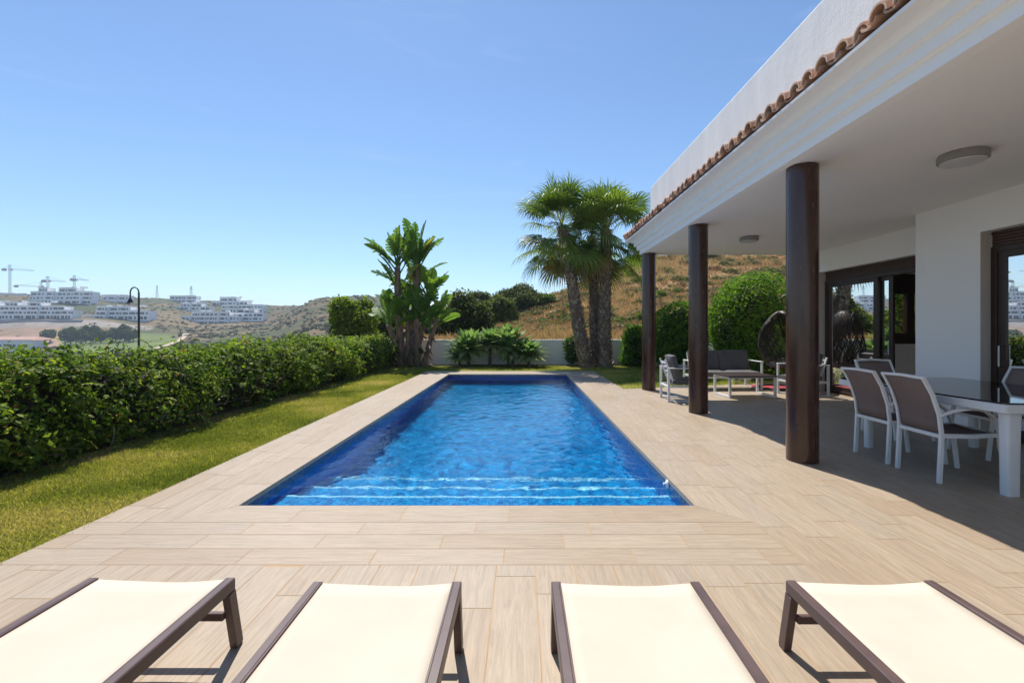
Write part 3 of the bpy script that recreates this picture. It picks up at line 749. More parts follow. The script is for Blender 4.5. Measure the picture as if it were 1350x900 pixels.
# ------------------------------------------------------------------ sun loungers
def lounger():
    t = empty('sun_lounger')
    w = .30; zt = .32; y0, y1 = -.1, 1.98           # half width, rail top
    mb = MB()
    for s in (-1, 1): mb.rbox((s * w - .0175, y0, zt - .052), (s * w + .0175, y1, zt), .004)
    for y in (y0 + .03, .95): mb.rbox((-w + .017, y - .015, zt - .048), (w - .017, y + .015, zt - .02), .003)
    mb.build('frame', M['lframe'], t)
    mb = MB(); mb.rbox((-w + .017, y1 - .035, .148), (w - .017, y1 - .012, .182), .003); mb.build('crossbar', M['lframe'], t)
    for s in (-1, 1):
        for (ya, yb) in ((y1 - .02, y1 + .035), (y0 + .3, y0 + .25)):
            mb = MB(); mb.bar([(s * w, yb, 0.006), (s * w, ya, zt - .054)], .034, .045, (0, 1, 0))
            o = mb.build('leg', M['lframe'], t, bevel=.003)
            mb = MB(); mb.rbox((s * w - .016, yb - .02, 0), (s * w + .016, yb + .02, .012), .003); mb.build('foot_cap', M['iron'], o)
    # sling with slight sag, wrapped over its side rails
    nx, ny = 12, 24; V = []; F = []
    for j in range(ny + 1):
        for i in range(nx + 1):
            u = i / nx * 2 - 1; v = j / ny
            x = u * (w - .0185); y = y0 + .02 + v * (y1 - y0 - .022)
            sag = (1 - u * u) * (.012 + .010 * math.sin(v * PI) ** .5 + .003 * math.sin(v * 19 + u * 3))
            V.append((x, y, zt - .008 - sag))
    for j in range(ny):
        for i in range(nx):
            a = j * (nx + 1) + i; F.append((a, a + 1, a + nx + 2, a + nx + 1))
    mb = MB(); mb.faces(V, F); sl = mb.build('sling', M['cream'], t); smooth_obj(sl)
    so = sl.modifiers.new('thick', 'SOLIDIFY'); so.thickness = .003
    mb = MB()
    for s in (-1, 1): mb.tube([(s * (w - .019), y0 + .02, zt - .005), (s * (w - .019), y1 - .002, zt - .005)], .0045, 6)
    mb.build('sling_piping', M['lframe'], t)
    return t
lp = lounger()
LAB = ['cream sun lounger at the far left end of the row, facing the pool', 'cream sun lounger second from left, below the pool steps', 'cream sun lounger third from left, legs on its right hidden', 'cream sun lounger at the right end of the row nearest the porch']
for i, (x, y) in enumerate(((-1.562, 0.0), (-.575, -.03), (.443, -.03), (1.452, -.02))):
    o = lp if i == 0 else copy_tree(lp)
    o.location = (x, y, 0); tag(o, LAB[i], 'sun lounger', 'cream sun loungers in a row before the pool')
lab3 = 'cream sun lounger third from the left, beside the right-hand lounger'
for o in COL.objects:
    if o.get('label') == LAB[2]: o['label'] = lab3

# ------------------------------------------------------------------ dining set
def dining_chair():                                   # faces +X, origin between the rear feet
    t = empty('dining_chair'); hw = .228
    st_ = [(0, 0), (.012, .22), (.022, .44), (.0, .62), (-.06, .80), (-.145, .955)]
    mb = MB()
    for s in (-1, 1): mb.bar([(x, s * hw, z) for x, z in st_[2:]], .032, .026, (0, 1, 0))
    mb.bar([(-.145, -hw - .013, .952), (-.150, 0, .962), (-.145, hw + .013, .952)], .03, .026)
    mb.build('back_frame', M['white'], t, bevel=.004)
    for s in (-1, 1):
        mb = MB(); mb.bar([(x, s * hw, z) for x, z in st_[:3]], .036, .03, (0, 1, 0)); mb.build('leg', M['white'], t, bevel=.004)
        mb = MB(); mb.bar([(.60, s * hw, 0), (.575, s * hw, .22), (.545, s * hw, .425)], .034, .03, (0, 1, 0)); mb.build('leg', M['white'], t, bevel=.004)
        arm = [(.0, s * (hw + .005), .615), (.12, s * (hw + .02), .66), (.26, s * (hw + .03), .682), (.40, s * (hw + .025), .655), (.50, s * (hw + .01), .58), (.55, s * hw, .44)]
        mb = MB(); mb.bar(arm, .038, .022, (0, 0, 1)); mb.build('armrest', M['white'], t, bevel=.004)
    mb = MB()
    for s in (-1, 1): mb.bar([(.022, s * (hw - .002), .43), (.3, s * (hw - .002), .425), (.565, s * (hw - .002), .44)], .026, .036)
    mb.rbox((.008, -hw, .405), (.034, hw, .44), .004); mb.rbox((.55, -hw, .418), (.575, hw, .448), .004)
    mb.build('seat_frame', M['white'], t)
    def sheet(pr, name):
        V = []; F = []; n = 8; k = len(pr)
        for (x, z) in pr:
            for i in range(n + 1):
                u = i / n * 2 - 1; V.append((x - (.012 if name == 'backrest' else 0) * (1 - u * u), u * (hw - .012), z - (.014 * (1 - u * u) if name == 'seat' else 0)))
        for j in range(k - 1):
            for i in range(n): a = j * (n + 1) + i; F.append((a, a + 1, a + n + 2, a + n + 1))
        mb = MB(); mb.faces(V, F); o = mb.build(name, M['taupe'], t); smooth_obj(o, 80)
        so = o.modifiers.new('thick', 'SOLIDIFY'); so.thickness = .004
    sheet([(.026, .455), (.018, .53), (.002, .62), (-.026, .71), (-.06, .80), (-.10, .88), (-.140, .948)], 'backrest')
    sheet([(.035, .446), (.15, .44), (.3, .438), (.45, .44), (.56, .447)], 'seat')
    return t
dc = dining_chair()
CH = [((3.775, 4.345, 0), 0, 'taupe and white dining chair with its whole back shown, nearest the camera'),
      ((3.78, 4.93, 0), 0, 'taupe and white dining chair left of the table, next to the column'),
      ((4.93, 6.27, 0), -PI / 2 - .05, 'taupe and white dining chair at the far end of the table, before the sliding door'),
      ((5.55, 5.06, 0), PI, 'taupe and white dining chair between the glass table and the porch wall')]
for i, (p, a, lb) in enumerate(CH):
    o = dc if i == 0 else copy_tree(dc)
    o.location = p; o.rotation_euler = (0, 0, a); tag(o, lb, 'chair', 'taupe dining chairs around the glass table')
t = empty('dining_table', (4.72, 4.75, 0), 0, 'white dining table with a dark smoked glass top', 'table')
TX, TY = .735, 1.0
def rounded(x, y, r, n=6, bow=.04):
    pts = []
    for (cx, cy, a0) in ((x - r, y - r, 0), (-x + r, y - r, 90), (-x + r, -y + r, 180), (x - r, -y + r, 270)):
        for k in range(n + 1): a = R(a0 + 90 * k / n); pts.append((cx + r * math.cos(a), cy + r * math.sin(a)))
    out = []
    for i, (px_, py_) in enumerate(pts):
        out.append((px_, py_)); qx, qy = pts[(i + 1) % len(pts)]
        if abs(qx - px_) + abs(qy - py_) > .5:
            for q in (.2, .4, .5, .6, .8):
                mx, my = px_ + (qx - px_) * q, py_ + (qy - py_) * q; b = bow * (1 - (2 * q - 1) ** 2)
                if abs(qx - px_) > abs(qy - py_): my += b * (1 if my > 0 else -1)
                else: mx += b * (1 if mx > 0 else -1)
                out.append((mx, my))
    return out
mb = MB(); o_ = rounded(TX, TY, .04)
mb._rings([[(x * .99, y * .99, .695) for x, y in o_], [(x, y, .70) for x, y in o_], [(x, y, .765) for x, y in o_], [(x * .99, y * .99, .77) for x, y in o_]])
mb.build('table_frame', M['white'], t)
mb = MB(); mb._rings([[(x * .985, y * .985, .7705) for x, y in o_], [(x * .985, y * .985, .781) for x, y in o_], [(x * .982, y * .982, .784) for x, y in o_]])
mb.build('table_top', M['dglass'], t)
for sx in (-1, 1):
    for sy in (-1, 1):
        mb = MB(); c = rounded(.060, .045, .022, 5, 0) if sy < 0 else rounded(.045, .045, .03, 5, 0); yo = .075 if sy < 0 else .37
        rings = []
        for (z, k, off) in ((0, .88, 0), (.012, .9, 0), (.35, .95, 0), (.62, 1.02, 0), (.694, 1.12, .008)):
            rings.append([(sx * (TX - .115 - off) + x * k, sy * (TY - yo - off) + y * k, z) for x, y in c])
        mb._rings(rings); o = mb.build('leg', M['white'], t); smooth_obj(o, 50)

# ------------------------------------------------------------------ lounge set
def cushion(mb, a, b, bev=.04, r=.5):
    bm = bmesh.new(); bmesh.ops.create_cube(bm, size=1); bmesh.ops.subdivide_edges(bm, edges=bm.edges[:], cuts=6, use_grid_fill=True)
    d = [(b[i] - a[i]) for i in range(3)]; thin = d.index(min(d))
    for v in bm.verts:
        q = [v.co[i] * 2 for i in range(3)]
        e = [abs(q[i]) for i in range(3) if i != thin]; f = (1 - max(e) ** 4) ; 
        k = .62 + .38 * min(1, f * 2.2)
        dim = 0
        for cx in (-.35, .35):
            for cy in (-.35, .35):
                oth = [q[i] for i in range(3) if i != thin]; dd = (oth[0] - cx) ** 2 + (oth[1] - cy) ** 2; dim += math.exp(-dd / .03)
        q[thin] *= k * (1 - .14 * dim)
        v.co = Vector([(a[i] + b[i]) / 2 + q[i] * d[i] / 2 for i in range(3)])
    bm.verts.index_update(); mb.faces([v.co[:] for v in bm.verts], [[v.index for v in f.verts] for f in bm.faces], r); bm.free()
def lounge_seat(name, W, D, seats, armz=.63, backz=.84):            # faces +X, origin at centre on the floor
    t = empty(name); hx, hy = D / 2, W / 2; s_ = .042
    mb = MB()
    for sy in (-1, 1):
        y = sy * hy
        mb.rbox((hx - s_, y - s_ / 2, 0.022), (hx, y + s_ / 2, armz), .004); mb.rbox((-hx, y - s_ / 2, 0.022), (-hx + s_, y + s_ / 2, armz), .004)
        mb.rbox((-hx, y - .03, armz), (hx, y + .03, armz + .022), .004); mb.rbox((-hx, y - s_ / 2, 0), (hx, y + s_ / 2, .022), .004)
        mb.rbox((-hx + s_, y - .012, .27), (hx - s_, y + .012, .31), .003)
    mb.rbox((hx - s_ + .004, -hy + s_ / 2, .265), (hx - .004, hy - s_ / 2, .308), .004); mb.rbox((-hx + .004, -hy + s_ / 2, .265), (-hx + s_ - .004, hy - s_ / 2, .308), .004)
    mb.build('frame', M['white'], t)
    mb = MB()
    for sy in (-1, 1): mb.bar([(-hx + .16, sy * (hy - .09), .30), (-hx - .02, sy * (hy - .09), backz - .04)], .03, .03, (0, 1, 0))
    for k in range(5):
        f = (k + .5) / 5; x = -hx + .16 - .18 * f; z = .34 + (backz - .40) * f
        mb.rbox((x - .010, -hy + .10, z - .022), (x + .004, hy - .10, z + .022), .003)
    mb.build('back_rack', M['white'], t)
    w = (W - .08) / seats
    for k in range(seats):
        y0 = -hy + .04 + k * w
        mb = MB(); cushion(mb, (-hx + .12, y0 + .004, .312), (hx - .012, y0 + w - .004, .43)); o = mb.build('seat_cushion', M['grey'], t); smooth_obj(o, 60)
        mb = MB(); cushion(mb, (-.07, -(w / 2) + .006, 0), (.07, w / 2 - .006, .47)); o = mb.build('back_cushion', M['grey'], t); smooth_obj(o, 60)
        o.location = (-hx + .235, y0 + w / 2, .415); o.rotation_euler = (0, -.24, 0)
    return t
a1 = lounge_seat('armchair', .58, .74, 1); a1.location = (3.17, 8.97, 0); a1.rotation_euler = (0, 0, R(-3))
tag(a1, 'white framed armchair with grey cushions seen from behind, in the sun', 'armchair', 'white lounge armchairs')
a2 = copy_tree(a1); a2.location = (5.93, 9.62, 0); a2.rotation_euler = (0, 0, PI + R(2))
tag(a2, 'white framed armchair with grey cushions in front of the egg chair', 'armchair', 'white lounge armchairs')
sf = lounge_seat('sofa', 1.52, .74, 2, .63, .86); sf.location = (4.71, 10.72, 0); sf.rotation_euler = (0, 0, -PI / 2 + R(2))
tag(sf, 'white framed two-seat sofa with grey buttoned cushions', 'sofa')
t = empty('coffee_table', (4.64, 9.5, 0), R(3), 'low coffee table with white sled legs and dark slatted top', 'coffee table')
for sx in (-1, 1):
    mb = MB(); x = sx * .47
    mb.rbox((x - .022, -.34, 0.045), (x + .022, -.295, .40), .004); mb.rbox((x - .022, .295, 0.045), (x + .022, .34, .40), .004); mb.rbox((x - .022, -.34, 0), (x + .022, .34, .044), .004)
    mb.build('sled_leg', M['white'], t)
mb = MB(); mb.rbox((-.5, -.345, .401), (.5, .345, .421), .004); mb.build('top_frame', M['white'], t)
mb = MB(); mb.rbox((-.515, -.36, .422), (.515, .36, .446), .006); mb.build('table_top', M['bframe'], t)

# hanging egg chair on a round red rug
mb = MB(); mb.lathe([(.001, 0), (.58, 0), (.59, .006), (.58, .012), (.001, .0125)], (6.03, 10.78, .001), n=56)
rug = mb.build('rug', M['red']); tag(rug, 'round red rug under the egg chair', 'rug')
bm = bmesh.new(); bm.from_mesh(rug.data)
bmesh.ops.bisect_plane(bm, geom=bm.verts[:] + bm.edges[:] + bm.faces[:], plane_co=(6.60, 0, 0), plane_no=(1, 0, 0), clear_outer=True); bm.to_mesh(rug.data); bm.free()
t = empty('egg_chair', (6.05, 10.60, 0), 0, 'dark wicker hanging egg chair beside the wall', 'hanging chair')
mb = MB(); rr = random.Random(3)
def egg(u, v):                                                  # u around, v bottom..top, opening faces -Y/-X
    z = .45 + 1.38 * v; r = .50 * (math.sin(PI * min(1, max(0.0, v)) ** .85) ** .62)
    return Vector((r * math.cos(u), r * math.sin(u) * .92, z))
def open_(u, v):
    d = (u - R(232) + PI) % (2 * PI) - PI
    return (d / 1.02) ** 2 + ((v - .54) / .40) ** 2 < 1
for k in range(230):
    u0 = rr.random() * 2 * PI; tw = rr.choice((-1, 1)) * rr.uniform(.5, 1.6); seg = []
    for i in range(25):
        v = .02 + .96 * i / 24; u = u0 + tw * v
        if open_(u % (2 * PI), v):
            if len(seg) > 1: mb.tube(seg, .0065, 5)
            seg = []
        else: seg.append(egg(u, v))
    if len(seg) > 1: mb.tube(seg, .0065, 5)
rim = []
for k in range(41):
    a = 2 * PI * k / 40; rim.append(egg(R(232) + 1.02 * math.cos(a), .54 + .40 * math.sin(a)))
for dz in (0, .012, -.012, .02): mb.tube([p + Vector((dz * 1.6 * math.sin(i * 1.3), dz * .5, dz * 1.8)) for i, p in enumerate(rim)], .0065, 6)
mb.build('basket', M['wicker'], t)
mb = MB(); mb.lathe([(.02, .50), (.25, .51), (.33, .56), (.30, .62), (.001, .63)], n=24); o = mb.build('cushion', M['grey'], t); smooth_obj(o)
mb = MB(); ring = [(.52 * math.cos(2 * PI * k / 32), .52 * math.sin(2 * PI * k / 32), .035) for k in range(33)]
mb.tube(ring, .022, 8)
mb.tube([(.45, -.26, .04), (.49, -.28, .6), (.49, -.28, 1.4), (.44, -.25, 1.95), (.28, -.15, 2.18), (.05, .01, 2.16), (0, 0, 2.10)], .024, 10)
mb.tube([(0, 0, 2.1), (0, 0, 1.82)], .008, 6)
o = mb.build('stand', M['iron'], t); smooth_obj(o)

# ------------------------------------------------------------------ hedge
def hedge():
    t = empty('hedge', (-5.2, 8, 0), 0, 'long untrimmed leafy hedge along the left edge of the lawn', 'hedge'); off = np.array([5.2, -8, 0])
    lumps = []; y = 1.2; rr = random.Random(8)
    while y < 17.3:
        h = 1.0 + .20 * fnoise(0, y, .55, 3) - (.05 if y > 15.5 else 0)
        lumps.append(((-5.22 + rr.uniform(-.12, .12), y, h * .60 + rr.uniform(-.05, .05)), (.46 + rr.uniform(-.10, .12), .42 + rr.uniform(-.1, .12), h * .44 + rr.uniform(-.06, .05))))
        lumps.append(((-5.05 + rr.uniform(-.1, .08), y + .2, h * .34), (.36 + rr.uniform(-.12, .12), .36, h * .32)))
        y += .34
    P = []; Nn = []; S = []
    for (ya, yb, n, s) in ((1.0, 4.8, 27000, 1.0), (4.8, 7.5, 25000, 1.0), (7.5, 11, 20000, 1.2), (11, 17.7, 19000, 1.5)):
        lm = [l for l in lumps if ya - .5 <= l[0][1] <= yb + .5]
        p, n_ = blob_points(lm, n, .30, .80, -.01); k = (p[:, 1] >= ya - .1) & (p[:, 1] < yb + .1)
        p = p[k]; n_ = n_[k]
        P.append(p); Nn.append(n_); S.append(np.full(len(p), s))
    P = np.concatenate(P); Nn = np.concatenate(Nn); S = np.concatenate(S)
    pat = np.array([fnoise(a * 1.3, b + c * 1.7, 2.0, 3) for a, b, c in P])
    keep = (pat > -.27) | (rng.random(len(P)) < .2) | (Nn[:, 2] > .5)
    low = (P[:, 2] < .45) & (np.array([fnoise(1, b, .8, 2) for b in P[:, 1]]) + rng.normal(size=len(P)) * .2 < -.28 + (.45 - P[:, 2]) * .25)
    keep &= ~low
    P = P[keep]; Nn = Nn[keep]; S = S[keep]; pat = pat[keep]; n = len(P)
    P = P + Nn * (.05 * np.abs(rng.normal(size=n)))[:, None]
    sp = np.array([fnoise(a * 3 + 9, b * 3 + c * 2, 2.6, 2) for a, b, c in P]); P += Nn * (np.clip(sp, -.4, .6) * .24)[:, None]
    nr = unit(Nn * .5 + rng.normal(size=(n, 3)) * .55 + np.array([0, 0, .35]))
    T = rdir(n) + np.array([.35, 0, -.5])
    rnd = np.clip(.48 + .4 * pat + rng.normal(size=n) * .22, 0, .95); rnd[rng.random(n) < .012] = 1.0
    s = S * (.048 + .036 * rng.random(n))
    sp_, sn_, st_, sl_ = [], [], [], []
    shoots = []
    for k in range(330):
        q = P[int(rr.random() * n)]; y = q[1]
        if rr.random() < .5: p0 = Vector((q[0], y, q[2])); d = Vector((rr.uniform(.1, .7), rr.uniform(-.8, .8), rr.uniform(-.2, .6)))
        else: p0 = Vector((rr.uniform(-5.5, -4.85), y, .85 + rr.uniform(.0, .12))); d = Vector((rr.uniform(-.3, .6), rr.uniform(-.9, .9), rr.uniform(.2, .8)))
        d.normalize(); line = [p0]; ln = rr.uniform(.18, .42) * (1 if y < 9 else 1.25); m = 9
        for i in range(m):
            p0 = p0 + d * ln / m; d = (d + Vector((rr.uniform(-.06, .1), rr.uniform(-.1, .1), -.14))).normalized(); line.append(p0)
            sd = d.cross(Vector((0, 0, 1))).normalized() if abs(d.z) < .98 else Vector((1, 0, 0))
            for sg in (-1, 1):
                tv = (d * .6 + sd * sg).normalized(); nv = sd.cross(d) * (1 if sd.cross(d).z > 0 else -1)
                L_ = rr.uniform(.045, .075) * (1 if y < 9 else 1.3)
                sp_.append(p0 + tv * L_ * .5); st_.append(tv); sn_.append(nv + Vector((rr.gauss(0, .25), rr.gauss(0, .25), 0))); sl_.append(L_)
        shoots.append(line)
    m = len(sp_); P2 = np.array([tuple(v) for v in sp_]); rn2 = np.clip(.62 + rng.normal(size=m) * .16, 0, .95)
    leaves('foliage', np.concatenate([P, P2]) + off, np.concatenate([nr, np.array([tuple(v) for v in sn_])]), np.concatenate([s, np.array(sl_)]), np.concatenate([s * .5, np.array(sl_) * .42]), np.concatenate([rnd, rn2]), M['hedge'], t, np.concatenate([T, np.array([tuple(v) for v in st_])]))
    core = lump_mesh([((c[0] + 5.2, c[1] - 8, c[2]), r) for c, r in lumps], 'light_block_core', [M['core_fill'], M['bark']], t, .68)  # added core that stops light; real shoots and stems join it below
    mb = MB()
    for line in shoots: mb.tube([p + Vector(off) for p in line], [.003] * len(line), 4)
    for k in range(150):
        y = rr.uniform(1.5, 16.8) ** 1.0; x = -4.68 + rr.uniform(-.12, .05); z = rr.uniform(.1, 1.15)
        if z > .85: x -= rr.uniform(.1, .5)
        p = Vector((x, y, z)); d = Vector((rr.uniform(-.1, .5), rr.uniform(-1, 1), rr.uniform(-.6, .7))).normalized(); pts = []
        for i in range(6): pts.append(p + Vector(off)); d = (d + Vector((rr.uniform(-.3, .1), rr.uniform(-.25, .25), rr.uniform(-.35, .2)))).normalized(); p = p + d * rr.uniform(.04, .09)
        mb.tube(pts, [.004] * 5 + [.002], 4)
    me = core.data; bm = bmesh.new(); bm.from_mesh(me)
    vs = [bm.verts.new(v) for v in mb.v]
    for f in mb.f: bm.faces.new([vs[i] for i in f]).material_index = 1
    bm.to_mesh(me); bm.free()
    # weeds at the foot
    return t
hedge()

# ------------------------------------------------------------------ generic trees and shrubs
def shrub(name, label, cat, loc, lumps, n, leaf, mat, group=None, trunk=None, core_s=.72, shell=.3, patch=1.2, wr=.5, up=.25, bright=.45):
    t = empty(name, loc, 0, label, cat, group)
    p, nn = blob_points(lumps, n, shell, .78); k = len(p)
    pat = np.array([fnoise(a + loc[0], b + c * 1.3, patch, 3) for a, b, c in p])
    keep = (pat > -.45) | (rng.random(k) < .4); p = p[keep]; nn = nn[keep]; pat = pat[keep]; k = len(p)
    p = p + nn * (np.abs(rng.normal(size=k)) * leaf * .7)[:, None]
    nr = unit(nn * .55 + rng.normal(size=(k, 3)) * .6 + np.array([0, 0, up]))
    rnd = np.clip(bright + .35 * pat + rng.normal(size=k) * .2, 0, 1)
    s = leaf * (.7 + .6 * rng.random(k))
    leaves('crown' if trunk else 'foliage', p, nr, s, s * wr, rnd, mat, t)
    if core_s: lump_mesh(lumps, 'light_block_core', M['core_fill'], t, core_s)  # opaque lumps added behind the leaves to block light
    if trunk:
        mb = MB(); h, r = trunk; rr = random.Random(int(loc[0] * 10))
        mb.tube([(0, 0, -.3), (.04, .02, h * .4), (0, .05, h)], [r, r * .8, r * .6], 10)
        for i in range(6):
            a = i * 1.05 + rr.random(); mb.tube([(0, .03, h * .8), (math.cos(a) * h * .3, math.sin(a) * h * .3, h * 1.15), (math.cos(a) * h * .55, math.sin(a) * h * .55, h * 1.4)], [r * .5, r * .3, r * .1], 6)
        mb.build('trunk', M['bark'], t)
    return t
def crown_lumps(rx, ry, rz, zc, k, seed, s=(.3, .48)):
    rr = random.Random(seed); out = [((0, 0, zc), (rx * .72, ry * .72, rz * .72))]
    for i in range(k):
        d = Vector((rr.gauss(0, 1), rr.gauss(0, 1), rr.gauss(0, 1))).normalized(); q = rr.uniform(*s)
        e = rr.uniform(.55, .80)
        out.append(((d.x * rx * e, d.y * ry * e, zc + d.z * rz * e), (rx * q, ry * q, rz * q)))
    return out
# topiary
def topiary(name, label, loc, r, h, n, leaf, seed, sq=.75):
    rr = random.Random(seed)
    lumps = [((0, 0, h * .55), (r, r, h * .46)), ((0, 0, h * .36), (r * .96, r * .96, h * .36)), ((0, 0, h * .22), (r * .85, r * .85, h * .24))]
    for i in range(9):
        a = rr.random() * 2 * PI; z = rr.uniform(.25, .75); lumps.append(((math.cos(a) * r * .45, math.sin(a) * r * .45, h * z), (r * .58, r * .58, h * .26)))
    return shrub(name, label, 'bush', loc, lumps, n, leaf, M['topiary'], None, None, .86, .14, 2.5, .55, .35, .5)
topiary('clipped_bush', 'big bright green rounded clipped bush beside the porch wall', (6.85, 13.3, 0), 1.22, 2.98, 26000, .085, 1)
topiary('clipped_bush', 'dark green dome-topped clipped bush behind the middle column', (5.62, 16.3, 0), .98, 2.28, 16000, .085, 2)
lum = [((0, 0, .7), (.42, .4, .72)), ((.25, 0, .55), (.4, .4, .6)), ((-.1, .1, 1.05), (.32, .3, .4)), ((-.22, 0, .3), (.3, .3, .35))]
shrub('ivy_bush', 'light green glossy bush at the end of the white wall beside the far column', 'bush', (4.35, 17.2, 0), lum, 5500, .12, M['topiary'], None, None, .8, .22)
shrub('yellow_green_shrub', 'yellow-green shrub outside the window of the inner room', 'bush', (10.7, 13.0, 0), crown_lumps(1.5, .9, 1.3, 1.5, 10, 4), 9000, .10, M['brighttree'], None, None, .8, .4, bright=.75)
shrub('rose_bush', 'small rose bush with pale flowers left of the palm trunks', 'bush', (2.05, 17.3, 0), crown_lumps(.50, .36, .52, .55, 8, 6, (.35, .5)), 2300, .10, M['rose'], None, None, .8, .5)
shrub('white_flowers', 'small white flowering plant beside the sofa arm', 'plant', (5.62, 11.75, 0), crown_lumps(.26, .2, .2, .2, 6, 9), 900, .055, M['flower'], None, None, .85, .4)
# trees past the end wall
def px_tree(px, pyc, pyb, w, h, Y, label, mat, seed, n, leaf, bright=.45, name='tree'):
    c = at(px, pyc, Y); g_ = ground_z(c.x, Y); rx = w * Y / 1200; rz = h * Y / 1200
    zc = c.z - g_
    return shrub(name, label, 'tree', (c.x, Y, g_), crown_lumps(rx * 1.05, rx * .9, rz * 1.05, zc, 20, seed, (.22, .40)), n, leaf, mat, 'leafy trees beyond the garden wall', (max(.6, zc * .75), .12 + rx * .05), .74, .38, .9, .55, .3, bright)
px_tree(464, 430, 470, 58, 74, 22, 'bright green leafy tree behind the far end of the hedge', M['brighttree'], 44, 8000, .17, .6)
px_tree(512, 436, 458, 74, 52, 25, 'bright green tree mostly hidden behind the paddle-leaf plant', M['brighttree'], 52, 9000, .17, .5)
px_tree(566, 432, 455, 60, 50, 27, 'mid green tree seen through the stems of the paddle-leaf plant', M['brighttree'], 58, 7000, .17, .35)
px_tree(608, 424, 455, 76, 66, 24, 'dark green dense tree just right of the paddle-leaf plant', M['darktree'], 32, 11000, .17, .38)
px_tree(662, 409, 434, 45, 36, 36, 'rounded olive-green tree standing alone in the dry grass', M['darktree'], 33, 8000, .20, .6)
px_tree(632, 398, 430, 34, 26, 50, 'small dark tree half hidden behind the rounded olive tree', M['darktree'], 34, 5000, .24, .4)
px_tree(684, 394, 415, 66, 32, 50, 'wide dark tree on the crest, tallest of those right of centre', M['darktree'], 35, 10000, .24, .42)
px_tree(719, 397, 408, 24, 18, 52, 'small bright tree on the crest next to the palm fronds', M['brighttree'], 36, 4000, .22, .5)

